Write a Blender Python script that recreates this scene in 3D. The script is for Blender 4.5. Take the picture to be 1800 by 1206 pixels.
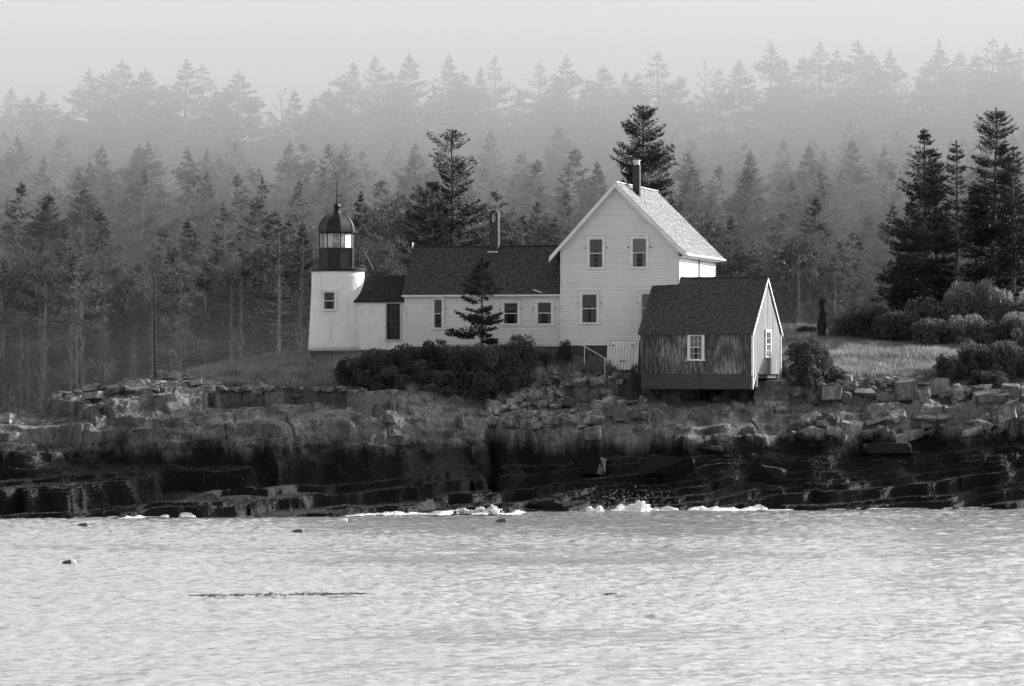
import bpy, bmesh, math, random
import numpy as np
from mathutils import Vector, Matrix
R = math.radians
random.seed(7)
rng = np.random.default_rng(11)
S = bpy.context.scene
COL = S.collection
for o in list(bpy.data.objects): bpy.data.objects.remove(o)

# ------------------------------------------------------------------ camera, sky, sun, exposure
K, CZ, HY = 6600.0, 7.2, 646.0          # focal length in photo pixels, eye height, horizon row of the photo
cam = bpy.data.cameras.new('camera'); co = bpy.data.objects.new('camera', cam); COL.objects.link(co)
co.location = (0, 0, CZ); co.rotation_euler = (R(90), 0, 0)
cam.sensor_width = 36; cam.lens = 36*K/1800; cam.shift_y = (HY-603)/1800
cam.clip_start = 1; cam.clip_end = 4000
S.camera = co
SUN_EL, SUN_PHI = 23.0, 33.0            # sun height; direction turned from +X towards +Y
sd = Vector((math.cos(R(SUN_EL))*math.cos(R(SUN_PHI)), math.cos(R(SUN_EL))*math.sin(R(SUN_PHI)), math.sin(R(SUN_EL))))
w = bpy.data.worlds.new('World'); S.world = w; w.use_nodes = True
nt = w.node_tree; nt.nodes.clear()
sky = nt.nodes.new('ShaderNodeTexSky'); sky.sky_type = 'NISHITA'; sky.sun_disc = False
sky.sun_elevation = R(SUN_EL); sky.sun_rotation = R(90-SUN_PHI)
sky.air_density = 1.0; sky.dust_density = 4.0; sky.ozone_density = 1.0
bw = nt.nodes.new('ShaderNodeRGBToBW'); bg = nt.nodes.new('ShaderNodeBackground'); wo = nt.nodes.new('ShaderNodeOutputWorld')
bg.inputs['Strength'].default_value = 0.15
nt.links.new(sky.outputs[0], bw.inputs[0]); nt.links.new(bw.outputs[0], bg.inputs['Color']); nt.links.new(bg.outputs[0], wo.inputs['Surface'])
sl = bpy.data.lights.new('sun', 'SUN'); sl.energy = 2.9; sl.angle = R(0.6); sl.color = (1, 1, 1)
so = bpy.data.objects.new('sun', sl); COL.objects.link(so); so.location = (60, 60, 60)
so.rotation_euler = sd.to_track_quat('Z', 'Y').to_euler()
S.view_settings.view_transform = 'Standard'; S.view_settings.look = 'None'
S.view_settings.gamma = 1; S.view_settings.exposure = 1.14
S.render.engine = 'CYCLES'
S.cycles.use_denoising = True
S.cycles.max_bounces = 6; S.cycles.diffuse_bounces = 3; S.cycles.glossy_bounces = 3
S.cycles.transmission_bounces = 4; S.cycles.transparent_max_bounces = 12; S.cycles.volume_bounces = 3
S.cycles.sample_clamp_indirect = 6

# ------------------------------------------------------------------ helpers
def at(px, py, Y): return Vector(((px-900)*Y/K, Y, CZ-(py-HY)*Y/K))
def tag(o, label=None, cat=None, group=None, kind=None):
    if label: o['label'] = label
    if cat: o['category'] = cat
    if group: o['group'] = group
    if kind: o['kind'] = kind
    return o
def thing(name, loc, label, cat, group=None):
    o = bpy.data.objects.new(name, None); COL.objects.link(o); o.location = loc
    o.empty_display_size = .5
    return tag(o, label, cat, group)
def root_loc(p):
    v = Vector((0, 0, 0))
    while p is not None: v += Vector(p.location); p = p.parent
    return v
class MB:
    def __init__(s): s.v = []; s.f = []; s.g = set()
    def poly(s, pts, g=False):
        if g: s.g.add(len(s.f))
        n = len(s.v); s.v += [tuple(p) for p in pts]; s.f.append(tuple(range(n, n+len(pts))))
    def hexa(s, p):      # 8 points: bottom loop 0-3, top loop 4-7
        n = len(s.v); s.v += [tuple(q) for q in p]
        for f in ((0,3,2,1),(4,5,6,7),(0,1,5,4),(1,2,6,5),(2,3,7,6),(3,0,4,7)): s.f.append(tuple(n+i for i in f))
    def box(s, o, a, b, c):   # corner and three edge vectors
        o = Vector(o); a = Vector(a); b = Vector(b); c = Vector(c)
        s.hexa([o, o+a, o+a+b, o+b, o+c, o+a+c, o+a+b+c, o+b+c])
    def slab(s, q, th):       # four top points, thickness downwards
        d = Vector((0, 0, -th)); q = [Vector(x) for x in q]
        s.hexa([x+d for x in q]+q)
    def tube(s, p, q, r, r2=None, n=8, caps=True):
        p = Vector(p); q = Vector(q); r2 = r if r2 is None else r2
        d = (q-p).normalized(); a = d.orthogonal().normalized(); b = d.cross(a)
        k = len(s.v)
        for P, rr in ((p, r), (q, r2)):
            for i in range(n):
                t = 2*math.pi*i/n; s.v.append(tuple(P+a*(rr*math.cos(t))+b*(rr*math.sin(t))))
        for i in range(n):
            j = (i+1) % n; s.f.append((k+i, k+j, k+n+j, k+n+i))
        if caps: s.f.append(tuple(k+n-1-i for i in range(n))); s.f.append(tuple(k+n+i for i in range(n)))
    def path(s, pts, rad, n=6):
        for i in range(len(pts)-1): s.tube(pts[i], pts[i+1], rad[i], rad[i+1], n, True)
    def lathe(s, c, prof, n=32, off=0.0):   # prof: (r, z); off: degrees
        k = len(s.v); c = Vector(c)
        for r, z in prof:
            for i in range(n):
                t = R(off)+2*math.pi*i/n; s.v.append((c.x+r*math.sin(t), c.y-r*math.cos(t), c.z+z))
        for j in range(len(prof)-1):
            for i in range(n):
                m = (i+1) % n; s.f.append((k+j*n+i, k+j*n+m, k+(j+1)*n+m, k+(j+1)*n+i))
        s.f.append(tuple(k+n-1-i for i in range(n))); L = k+(len(prof)-1)*n; s.f.append(tuple(L+i for i in range(n)))
    def build(s, name, mat, parent=None, smooth=False, bevel=0):
        me = bpy.data.meshes.new(name)
        if parent is None:
            A = np.array(s.v); loc = Vector(((A[:,0].min()+A[:,0].max())/2, (A[:,1].min()+A[:,1].max())/2, A[:,2].min()))
        else: loc = root_loc(parent)
        me.from_pydata([(x-loc.x, y-loc.y, z-loc.z) for x, y, z in s.v], [], s.f)
        if smooth: me.polygons.foreach_set('use_smooth', [True]*len(me.polygons))
        me.materials.append(mat); me.update()
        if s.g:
            me.materials.append(M['lap_shade'])
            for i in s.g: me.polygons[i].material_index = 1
        o = bpy.data.objects.new(name, me); COL.objects.link(o)
        if parent is None: o.location = loc
        else: o.parent = parent
        return o
def npmesh(name, V, F, mat, smooth=False):   # V (n,3), F (m,3|4)
    me = bpy.data.meshes.new(name); k = F.shape[1]
    me.vertices.add(len(V)); me.vertices.foreach_set('co', V.astype(np.float32).ravel())
    me.loops.add(F.size); me.loops.foreach_set('vertex_index', F.astype(np.int32).ravel())
    me.polygons.add(len(F)); me.polygons.foreach_set('loop_start', np.arange(0, F.size, k, dtype=np.int32))
    try: me.polygons.foreach_set('loop_total', np.full(len(F), k, dtype=np.int32))
    except Exception: pass
    if smooth: me.polygons.foreach_set('use_smooth', np.ones(len(F), dtype=bool))
    me.materials.append(mat); me.update(calc_edges=True); me.validate()
    return me
def link(name, me, parent=None, loc=(0,0,0)):
    o = bpy.data.objects.new(name, me); COL.objects.link(o); o.location = loc
    if parent: o.parent = parent
    return o
def h2(ix, iy, s):
    v = np.sin(ix*12.9898+iy*78.233+s*37.719)*4758.5453
    return v-np.floor(v)
def vn(x, y, s=0):
    ix = np.floor(x); iy = np.floor(y); fx = x-ix; fy = y-iy
    fx = fx*fx*fx*(fx*(fx*6-15)+10); fy = fy*fy*fy*(fy*(fy*6-15)+10)
    a = h2(ix, iy, s); b = h2(ix+1, iy, s); c = h2(ix, iy+1, s); d = h2(ix+1, iy+1, s)
    return (a*(1-fx)+b*fx)*(1-fy)+(c*(1-fx)+d*fx)*fy*1.0
def fbm(x, y, s=0, o=4, g=.5):
    r = 0; a = 1; t = 0
    for i in range(o):
        r = r+a*(vn(x*2**i, y*2**i, s+i*3.1)-.5); t += a; a *= g
    return r/t*2
def cells(x, y, s=0):      # nearest jittered cell: random value, F1, F2
    ix = np.floor(x); iy = np.floor(y)
    F1 = np.full(np.shape(x), 9.); F2 = np.full(np.shape(x), 9.); V = np.zeros(np.shape(x))
    for dx in (-1, 0, 1):
        for dy in (-1, 0, 1):
            cx = ix+dx; cy = iy+dy
            d = np.hypot(cx+h2(cx, cy, s+1)-x, cy+h2(cx, cy, s+2)-y)
            n = d < F1
            F2 = np.where(n, F1, np.minimum(F2, d)); V = np.where(n, h2(cx, cy, s+3), V); F1 = np.where(n, d, F1)
    return V, F1, F2

# ------------------------------------------------------------------ materials
def newmat(name):
    m = bpy.data.materials.new(name); m.use_nodes = True; n = m.node_tree
    return m, n, n.nodes['Principled BSDF']
def nd(n, t, **kw):
    x = n.nodes.new(t)
    for k, v in kw.items():
        if k in x.inputs: x.inputs[k].default_value = v
        else: setattr(x, k, v)
    return x
def coords(n, scale=(1,1,1), kind='Object'):
    tc = nd(n, 'ShaderNodeTexCoord'); mp = nd(n, 'ShaderNodeMapping'); mp.inputs['Scale'].default_value = scale
    n.links.new(tc.outputs[kind], mp.inputs['Vector']); return mp.outputs[0]
def noise(n, vec, sc, det=4, ro=.55):
    t = nd(n, 'ShaderNodeTexNoise'); t.inputs['Scale'].default_value = sc; t.inputs['Detail'].default_value = det
    t.inputs['Roughness'].default_value = ro; n.links.new(vec, t.inputs['Vector']); return t.outputs['Fac']
def ramp(n, fac, stops):
    r = nd(n, 'ShaderNodeValToRGB'); e = r.color_ramp.elements
    while len(e) < len(stops): e.new(.5)
    for i, (p, c) in enumerate(stops): e[i].position = p; e[i].color = (c, c, c, 1)
    n.links.new(fac, r.inputs[0]); return r.outputs[0]
def bump(n, b, h, st=.5, d=.05):
    x = nd(n, 'ShaderNodeBump'); x.inputs['Strength'].default_value = st; x.inputs['Distance'].default_value = d
    n.links.new(h, x.inputs['Height']); n.links.new(x.outputs[0], b.inputs['Normal']); return x
def mixc(n, fac, a, b, mode='MIX'):
    m = nd(n, 'ShaderNodeMix', data_type='RGBA', blend_type=mode)
    for s, v in ((0, fac), (6, a), (7, b)):
        if isinstance(v, (int, float)): m.inputs[s].default_value = v if s == 0 else (v, v, v, 1)
        else: n.links.new(v, m.inputs[s])
    return m.outputs[2]
def math_(n, op, a, b=0.0, clamp=False):
    m = nd(n, 'ShaderNodeMath', operation=op, use_clamp=clamp)
    for i, v in enumerate((a, b)):
        if isinstance(v, (int, float)): m.inputs[i].default_value = v
        else: n.links.new(v, m.inputs[i])
    return m.outputs[0]
def mat(name, lo, hi=None, sc=3, rough=.7, scale=(1,1,1), bst=.0, bd=.02, bsc=None, spec=.4, p=(.35,.65), metal=0):
    m, n, b = newmat(name); hi = lo if hi is None else hi
    v = coords(n, scale)
    f = noise(n, v, sc, 6, .6)
    n.links.new(ramp(n, f, [(p[0], lo), (p[1], hi)]), b.inputs['Base Color'])
    b.inputs['Roughness'].default_value = rough; b.inputs['Specular IOR Level'].default_value = spec; b.inputs['Metallic'].default_value = metal
    if bst: bump(n, b, noise(n, v, bsc or sc*4, 5), bst, bd)
    return m
M = {}
def rock_mat():
    m, n, b = newmat('weathered_rock'); g = nd(n, 'ShaderNodeNewGeometry'); P = g.outputs['Position']
    f1 = noise(n, P, .8, 8, .62); f2 = noise(n, P, 5, 6, .7)
    mp = nd(n, 'ShaderNodeMapping'); mp.inputs['Scale'].default_value = (2.2, 1.2, .28); n.links.new(P, mp.inputs[0])
    st = noise(n, mp.outputs[0], 1.3, 6, .6)
    c = mixc(n, 1.0, ramp(n, f1, [(.3, .12), (.5, .22), (.72, .36)]), ramp(n, f2, [(.3, .6), (.62, 1.15)]), 'MULTIPLY')
    oi = nd(n, 'ShaderNodeObjectInfo'); c = mixc(n, 1.0, c, ramp(n, oi.outputs['Random'], [(0, .62), (1, 1.45)]), 'MULTIPLY')
    vb = nd(n, 'ShaderNodeTexVoronoi'); vb.inputs['Scale'].default_value = .7; n.links.new(P, vb.inputs['Vector'])
    bwv = nd(n, 'ShaderNodeRGBToBW'); n.links.new(vb.outputs['Color'], bwv.inputs[0]); c = mixc(n, 1.0, c, ramp(n, bwv.outputs[0], [(.2, .78), (.8, 1.25)]), 'MULTIPLY')
    c = mixc(n, ramp(n, st, [(.5, 0), (.64, .6)]), c, .06)
    sep = nd(n, 'ShaderNodeSeparateXYZ'); n.links.new(P, sep.inputs[0])
    mpz = nd(n, 'ShaderNodeMapping'); mpz.inputs['Scale'].default_value = (1, .6, .12); n.links.new(P, mpz.inputs[0])
    wz = noise(n, mpz.outputs[0], .8, 6, .65)
    z = math_(n, 'ADD', sep.outputs[2], math_(n, 'MULTIPLY', math_(n, 'SUBTRACT', wz, .5), 4.2))
    z = math_(n, 'SUBTRACT', z, math_(n, 'MULTIPLY', sep.outputs[0], .012))
    mr = nd(n, 'ShaderNodeMapRange'); mr.inputs[1].default_value = 2.95; mr.inputs[2].default_value = 3.8; n.links.new(z, mr.inputs[0])
    weed = ramp(n, noise(n, P, 7, 5, .7), [(.35, .006), (.7, .022)])
    c = mixc(n, mr.outputs[0], weed, c)
    at_ = nd(n, 'ShaderNodeAttribute', attribute_name='soil')
    soil = ramp(n, noise(n, P, 3, 5), [(.35, .03), (.7, .09)])
    c = mixc(n, at_.outputs['Fac'], c, soil)
    n.links.new(c, b.inputs['Base Color'])
    rr = nd(n, 'ShaderNodeMapRange'); rr.inputs[3].default_value = .62; n.links.new(ramp(n, mr.outputs[0], [(0, .2), (1, .4)]), b.inputs['Specular IOR Level']); rr.inputs[4].default_value = .85
    n.links.new(mr.outputs[0], rr.inputs[0]); n.links.new(rr.outputs[0], b.inputs['Roughness'])
    vo = nd(n, 'ShaderNodeTexVoronoi', feature='DISTANCE_TO_EDGE'); vo.inputs['Scale'].default_value = .75; 
    wv = nd(n, 'ShaderNodeVectorMath', operation='ADD'); nn = nd(n, 'ShaderNodeTexNoise'); nn.inputs['Scale'].default_value = 1.1; n.links.new(P, nn.inputs['Vector'])
    n.links.new(P, wv.inputs[0]); n.links.new(nn.outputs['Color'], wv.inputs[1]); n.links.new(wv.outputs[0], vo.inputs['Vector'])
    crack = ramp(n, vo.outputs[0], [(0, 0), (.05, 1)])
    vo2 = nd(n, 'ShaderNodeTexVoronoi', feature='DISTANCE_TO_EDGE'); vo2.inputs['Scale'].default_value = 1.0
    mp2 = nd(n, 'ShaderNodeMapping'); mp2.inputs['Scale'].default_value = (.8, .8, 2.0); n.links.new(wv.outputs[0], mp2.inputs[0]); n.links.new(mp2.outputs[0], vo2.inputs['Vector'])
    c = mixc(n, 1.0, c, ramp(n, vo2.outputs[0], [(.006, .6), (.02, 1)]), 'MULTIPLY'); c = mixc(n, 1.0, c, ramp(n, vo.outputs[0], [(.005, .5), (.018, 1)]), 'MULTIPLY')
    n.links.new(c, b.inputs['Base Color'])
    fine = noise(n, P, 4, 9, .72)
    seaw = noise(n, P, 14, 4, .7)
    hh = math_(n, 'ADD', math_(n, 'MULTIPLY', crack, .35), math_(n, 'MULTIPLY', fine, 1.2))
    inv = math_(n, 'SUBTRACT', 1.0, mr.outputs[0])
    hh = math_(n, 'ADD', hh, math_(n, 'MULTIPLY', math_(n, 'MULTIPLY', seaw, inv), 1.3))
    bump(n, b, hh, .9, .16)
    return m
M['rock'] = rock_mat()
def siding_mat():
    m, n, b = newmat('white_paint'); v = coords(n)
    f = noise(n, v, .9, 6, .6); c = ramp(n, f, [(.3, .77), (.7, .87)])
    mp = coords(n, (1.6, 1.6, 9)); ch = noise(n, mp, 1.6, 7, .75)
    c = mixc(n, ramp(n, ch, [(.635, 0), (.675, .75)]), c, .25)
    n.links.new(c, b.inputs['Base Color']); b.inputs['Roughness'].default_value = .6
    return m
M['white'] = siding_mat()
M['lap_shade'] = mat('painted_lap_shade', .22, .4, 3, .8)  # dark tone painting in the shadow line under each clapboard lap
M['trim'] = mat('white_trim', .66, .8, 2, .5)
M['trimgrey'] = mat('pale_grey_trim', .5, .62, 3, .6)
M['stucco'] = mat('whitewashed_masonry', .66, .84, 1.3, .8, bst=.5, bd=.02, bsc=9, p=(.3,.6))
def stain_mat():
    m, n, b = newmat('stained_masonry'); v = coords(n)
    c = ramp(n, noise(n, v, 1.3, 6, .6), [(.3, .76), (.6, .87)])
    st = noise(n, coords(n, (1.6, 1.6, .35)), 1.7, 7, .7); c = mixc(n, ramp(n, st, [(.55, 0), (.72, .6)]), c, .3)
    n.links.new(c, b.inputs['Base Color']); b.inputs['Roughness'].default_value = .8; bump(n, b, noise(n, v, 7, 6), .6, .03); return m
M['stucco'] = stain_mat()
M['found'] = mat('dark_foundation', .05, .08, 2, .85, bst=.4)
M['black'] = mat('black_iron', .008, .02, 4, .42, bst=.25, bd=.015, bsc=5, spec=.35)
M['pole'] = mat('dark_pole', .012, .02, 4, .8)
M['iron'] = mat('weathered_iron', .04, .1, 5, .6)
M['shingle_d'] = mat('dark_shingles', .03, .09, 7, .85, bst=.5, bsc=25, p=(.38,.62))
M['shingle_k'] = mat('black_shingles', .014, .035, 6, .85, bst=.4, bsc=25)
M['shingle_l'] = mat('weathered_shingles', .13, .31, 5.5, .8, scale=(1,1,1), bst=.5, bsc=25, p=(.38,.62))
M['brick'] = mat('chimney_masonry', .03, .07, 4, .85, bst=.7, bsc=9)
M['glass_dark'] = None
def pane_mat():
    m, n, b = newmat('window_glass'); n.nodes.remove(b); out = n.nodes['Material Output']
    t = nd(n, 'ShaderNodeBsdfTransparent'); t.inputs[0].default_value = (.93, .93, .93, 1)
    g = nd(n, 'ShaderNodeBsdfGlossy'); g.inputs['Roughness'].default_value = .03
    g.inputs['Color'].default_value = (.9, .9, .9, 1)
    fr = nd(n, 'ShaderNodeFresnel'); fr.inputs['IOR'].default_value = 1.45
    x = nd(n, 'ShaderNodeMixShader'); n.links.new(fr.outputs[0], x.inputs[0]); n.links.new(t.outputs[0], x.inputs[1]); n.links.new(g.outputs[0], x.inputs[2])
    n.links.new(x.outputs[0], out.inputs[0]); return m
M['pane'] = pane_mat()
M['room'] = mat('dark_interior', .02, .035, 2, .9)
M['curtain_pale'] = mat('pale_curtain', .22, .4, 9, .9, scale=(6,6,.6))
M['curtain'] = mat('window_curtain', .1, .2, 9, .9, scale=(6,6,.6))
def cloth_mat():
    m, n, b = newmat('lantern_curtain'); b.inputs['Base Color'].default_value = (.8, .8, .8, 1); b.inputs['Roughness'].default_value = .9
    out = n.nodes['Material Output']; t = nd(n, 'ShaderNodeBsdfTranslucent'); t.inputs[0].default_value = (.85, .85, .85, 1)
    x = nd(n, 'ShaderNodeMixShader'); x.inputs[0].default_value = .75
    f = noise(n, coords(n, (5, 5, .4)), 2); n.links.new(ramp(n, f, [(.3, .86), (.7, .98)]), t.inputs[0])
    n.links.new(b.outputs[0], x.inputs[1]); n.links.new(t.outputs[0], x.inputs[2]); n.links.new(x.outputs[0], out.inputs[0]); return m
M['cloth'] = cloth_mat()
M['lens'] = mat('lens_glass', .35, .6, 3, .1, spec=.8)
def peel_mat():
    m, n, b = newmat('peeling_boards'); v = coords(n, (11, 11, 1.1))
    f = noise(n, v, 1.5, 7, .75); v2 = coords(n, (1, 1, 1)); big = noise(n, v2, .8, 4)
    k = math_(n, 'ADD', f, math_(n, 'MULTIPLY', math_(n, 'SUBTRACT', big, .5), .35))
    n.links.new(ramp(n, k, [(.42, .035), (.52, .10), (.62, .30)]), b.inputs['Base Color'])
    b.inputs['Roughness'].default_value = .85; bump(n, b, f, .4, .02); return m
M['peel'] = peel_mat()
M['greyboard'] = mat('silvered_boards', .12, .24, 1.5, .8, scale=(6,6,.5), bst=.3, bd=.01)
M['skirt'] = mat('dark_skirt_boards', .045, .075, 2, .8, scale=(1,1,6), bst=.3)
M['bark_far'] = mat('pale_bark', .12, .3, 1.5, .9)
M['bark'] = mat('bark', .05, .11, 6, .9, scale=(1,1,.3), bst=.5)
def leaf_mat(name, lo, hi, tr=.25, sc=1.2, var=None):
    m, n, b = newmat(name); out = n.nodes['Material Output']
    f = noise(n, coords(n), sc, 5, .7); c = ramp(n, f, [(.32, lo), (.68, hi)])
    if var: c = mixc(n, 1.0, c, ramp(n, nd(n, 'ShaderNodeObjectInfo').outputs['Random'], [(0, var[0]), (1, var[1])]), 'MULTIPLY')
    n.links.new(c, b.inputs['Base Color']); b.inputs['Roughness'].default_value = .6; b.inputs['Specular IOR Level'].default_value = .35
    t = nd(n, 'ShaderNodeBsdfTranslucent'); n.links.new(c, t.inputs[0])
    x = nd(n, 'ShaderNodeMixShader'); x.inputs[0].default_value = tr
    n.links.new(b.outputs[0], x.inputs[1]); n.links.new(t.outputs[0], x.inputs[2]); n.links.new(x.outputs[0], out.inputs[0]); return m
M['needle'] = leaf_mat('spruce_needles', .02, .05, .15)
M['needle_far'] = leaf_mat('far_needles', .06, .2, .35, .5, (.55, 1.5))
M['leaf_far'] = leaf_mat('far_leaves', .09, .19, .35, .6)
M['leaf'] = leaf_mat('shrub_leaves', .05, .15, .35, 1.2, (.8, 1.3))
M['leaf_dark'] = leaf_mat('dark_shrub_leaves', .03, .10, .25, 1.2, (.7, 1.3))
M['leaf_pale'] = leaf_mat('pale_shrub_leaves', .12, .3, .42)
M['grass'] = leaf_mat('grass_blades', .14, .36, .5, .7)
M['wood'] = mat('weathered_wood', .2, .32, 3, .8, scale=(1,1,.3))
M['foam'] = mat('sea_foam', .75, .9, 5, .7, bst=.8, bd=.05)
M['buoy'] = mat('dark_buoy', .05, .08, 3, .5)
M['soilfar'] = mat('forest_floor', .03, .06, .3, .9)
M['weed'] = mat('floating_weed', .08, .18, 6, .6, bst=.6)

# ------------------------------------------------------------------ island terrain
PROF = {   # photo column -> (distance, photo row) down the slope; turned into heights
 -420: [(170,-3),(260,-3)],
 -200: [(177.5,-1.5),(179,0.0),(184,1.0),(188,2.2),(192,3.2),(197,3.9),(203,2.5),(210,-2),(260,-4)],
 0:   [(176,-1.6),(178.6,912),(183,858),(186,832),(187.6,768),(190,742),(194,724),(198,712),(203,722),(212,-2),(260,-4)],
 270: [(177,-1.6),(179.5,911),(184,868),(188,826),(189.3,748),(192,708),(195,690),(197,673),(200,671),(204,664),(208,668),(218,-1),(260,-4)],
 480: [(178,-1.6),(180.5,910),(185.5,868),(188.7,826),(190.1,748),(193,705),(196,686),(199,656),(202,638),(206,629),(210,634),(224,-1),(260,-4)],
 600: [(179,-1.6),(181.6,909),(186.5,866),(189.4,822),(190.8,742),(194,702),(196.5,690),(199,658),(201.6,628),(208,624),(222,660),(240,-2),(260,-4)],
 800: [(181,-1.6),(184,905),(188,862),(190.6,822),(192,748),(195,704),(197,688),(199,652),(201,618),(215,606),(228,640),(245,-2),(260,-4)],
 900: [(182,-1.6),(185.2,903),(189,860),(191.4,818),(193,752),(196,704),(198,668),(200,640),(201.8,610),(215,603),(232,620),(250,-2),(262,-4)],
 1000:[(183.5,-1.6),(187,900),(190,860),(192.6,812),(194,752),(196,722),(198,684),(200,652),(202,618),(215,603),(232,610),(250,-2),(264,-4)],
 1130:[(185,-1.6),(188.6,898),(191,862),(193.6,806),(195,756),(197,716),(198.5,694),(200.5,680),(203,632),(208,612),(225,596),(240,600),(262,-3)],
 1250:[(186,-1.6),(189.6,896),(192,858),(194.4,800),(196,746),(198,706),(199,694),(202.5,682),(205,640),(225,592),(240,594),(264,-3)],
 1380:[(187,-1.6),(190.3,895),(192.6,856),(194.8,785),(197,735),(199,712),(200.2,694),(202,672),(205,655),(209,632),(225,582),(240,580),(266,-3)],
 1480:[(187.4,-1.6),(190.8,894),(193,852),(195.4,778),(197.6,720),(199.4,710),(200.3,680),(203,655),(208,626),(214,612),(225,578),(240,574),(266,-3)],
 1640:[(188,-1.6),(191.5,893),(193.6,852),(196,778),(198.3,718),(200.4,706),(201.4,680),(204,655),(209,622),(214,610),(226,578),(240,574),(268,-3)],
 1800:[(189,-1.6),(192.2,893),(194.2,852),(196.6,778),(199,712),(201.4,694),(203.4,680),(207,655),(213,615),(228,578),(240,575),(268,-3)],
 2300:[(191,-1.6),(194,0.0),(197,1.5),(199,3.4),(201,5.4),(205,6.6),(212,8),(228,9),(240,9),(268,-3)],
 2900:[(195,-3),(268,-3)]}
PC = sorted(PROF)
def prof_z(c, Y):
    ys = []; zs = []
    for y, q in PROF[c]:
        ys.append(y); zs.append(q if q < 20 else CZ-(q-HY)*y/K)
    return np.interp(Y, ys, zs)
def base_z(X, Y):
    px = 900+K*X/Y
    T = np.stack([prof_z(c, Y) for c in PC])
    i = np.clip(np.searchsorted(PC, px)-1, 0, len(PC)-2)
    pc = np.array(PC); t = np.clip((px-pc[i])/(pc[i+1]-pc[i]), 0, 1)
    a = np.take_along_axis(T, i[None], 0)[0]; b = np.take_along_axis(T, (i+1)[None], 0)[0]
    return a*(1-t)+b*t
SOILX = [-400, 0, 280, 330, 400, 560, 700, 850, 905, 945, 1000, 1120, 1135, 1380, 1400, 1480, 1640, 1800, 2300]
SOILY = [0, 600, 662, 664, 684, 690, 692, 700, 690, 652, 655, 668, 640, 640, 690, 668, 668, 690, 690]
steps = [-3]
_r = random.Random(5)
while steps[-1] < 14:
    s = steps[-1]; steps.append(s+(_r.choice((.3, .4, .55, .7)) if s < 2.0 else _r.choice((.45, .7, .9, 1.3)) if s < 5 else _r.choice((.5, .8, 1.1))))
steps = np.array(steps)
HS = np.diff(steps); JW = np.array([_r.uniform(1.8, 6.5) if z_ > 2.2 else _r.uniform(9, 20) for z_ in steps[:-1]])
def terr(X, Y):
    """height and soil mask of the island: bedded rock, each bed cut into blocks by upright joints"""
    px = 900+K*X/Y
    nearr = np.clip((202-Y)/4, 0, 1)
    H = base_z(X, Y+nearr*(1.5*fbm(X*.16, Y*.12, 71, 2)+.7*fbm(X*.55, Y*.4, 72, 2)))+.22*fbm(X*.25, Y*.25, 3)
    py = HY+(CZ-H)*K/Y
    sl_ = np.interp(px, SOILX, SOILY)+8*fbm(X*.6, Y*.6, 17)
    soil = np.clip((sl_-py)/10, 0, 1)*(Y > 194)
    soil = np.where(Y > 206, 1.0, soil)
    rk = 1-soil; hi = np.clip((H-1.9)/.9, 0, 1); up = np.clip((H-4.4)/.8, 0, 1)
    dip = (.10-.075*hi)*X+.55*fbm(X*.075, Y*.10, 12, 3)+.3*fbm(X*.35, Y*.4, 14, 2)
    s0 = H-dip+.16*fbm(X*.8, Y*.9, 5)
    i = np.clip(np.searchsorted(steps, s0)-1, 0, len(steps)-2); h = HS[i]; wd = JW[i]
    jx = (X+.25*fbm(X*.8, Y*.9, 8)+.25*(Y-190))/wd+1.7*i; jv, j1, j2 = cells(jx, i*7.31+.5, 4); dist = (j2-j1)*wd*.6; jw = .25+jv
    t = np.clip((s0+(jv-.5)*(.45+.5*hi)*h-steps[i])/h, 0, 1)
    qw = .13+.27*hi; q = np.clip((t-.5)/qw, 0, 1); q = q*q*(3-2*q); tf = .06+.20*hi+.24*up
    T = steps[i]+h*(tf*t+(1-tf)*q)+dip
    T = T-np.clip(1-dist/.06, 0, 1)*(.06+.32*hi)*jw
    # thin laminae inside the beds
    hh = .24-.06*(1-hi); s2 = (T-.06*X+.3*fbm(X*.12, Y*.3, 15))/hh+.5*fbm(X*.6, Y*.8, 16, 2); f = s2-np.floor(s2)
    q2 = np.clip((f-.5)/(.16+.24*hi), 0, 1); q2 = q2*q2*(3-2*q2)
    T = T+(q2-f)*hh*(.9-.45*hi)*np.clip(.5+1.4*fbm(X*.2, Y*.3, 19, 2), 0, 1)
    z = H*(1-rk)+T*rk
    v2, a2, b2 = cells(X*.8+.3*fbm(X, Y, 9), Y*.8, 33)
    z = z+rk*up*((v2-.5)*.32-np.clip(1-(b2-a2)/.06, 0, 1)*.12)
    z = z+rk*(.3+.7*hi)*(.09*fbm(X*1.6, Y*1.6, 41, 4)+.05*fbm(X*6, Y*6, 43, 2)*(.45+.55*hi))
    z = z+soil*.12*fbm(X*.9, Y*.9, 51)
    cl = np.exp(-((px-866)/9)**2)*np.clip((Y-189)/1.5, 0, 1)*np.clip((195.2-Y)/1.2, 0, 1)   # dark cleft in the cliff
    z = z-cl*1.7
    return z, soil
xs = np.concatenate([np.arange(-56, -31, .5), np.arange(-31, 31.01, .058), np.arange(31.5, 68, .5)])
ys = np.concatenate([np.arange(170, 176, .5), np.arange(176, 207, .058), np.arange(207, 268, .5)])
GX, GY = np.meshgrid(xs, ys)
GZ, GS = terr(GX, GY)
GXd = GX.copy(); GYd = GY.copy()
rkm = (1-GS)*(GY < 205)
GYd += rkm*(.16*fbm(GX*1.5, GZ*2.4, 61, 3)+.1*fbm(GX*.6, GZ*5, 62, 3))*np.clip((GZ-1)/2, .25, 1)
def grid_faces(nr, nc):
    a = (np.arange(nr-1)[:, None]*nc+np.arange(nc-1)[None]).ravel()
    return np.stack([a, a+1, a+1+nc, a+nc], 1)
me = npmesh('island_rock', np.stack([GXd, GYd, GZ], 2).reshape(-1, 3), grid_faces(*GX.shape), M['rock'], False)
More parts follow.
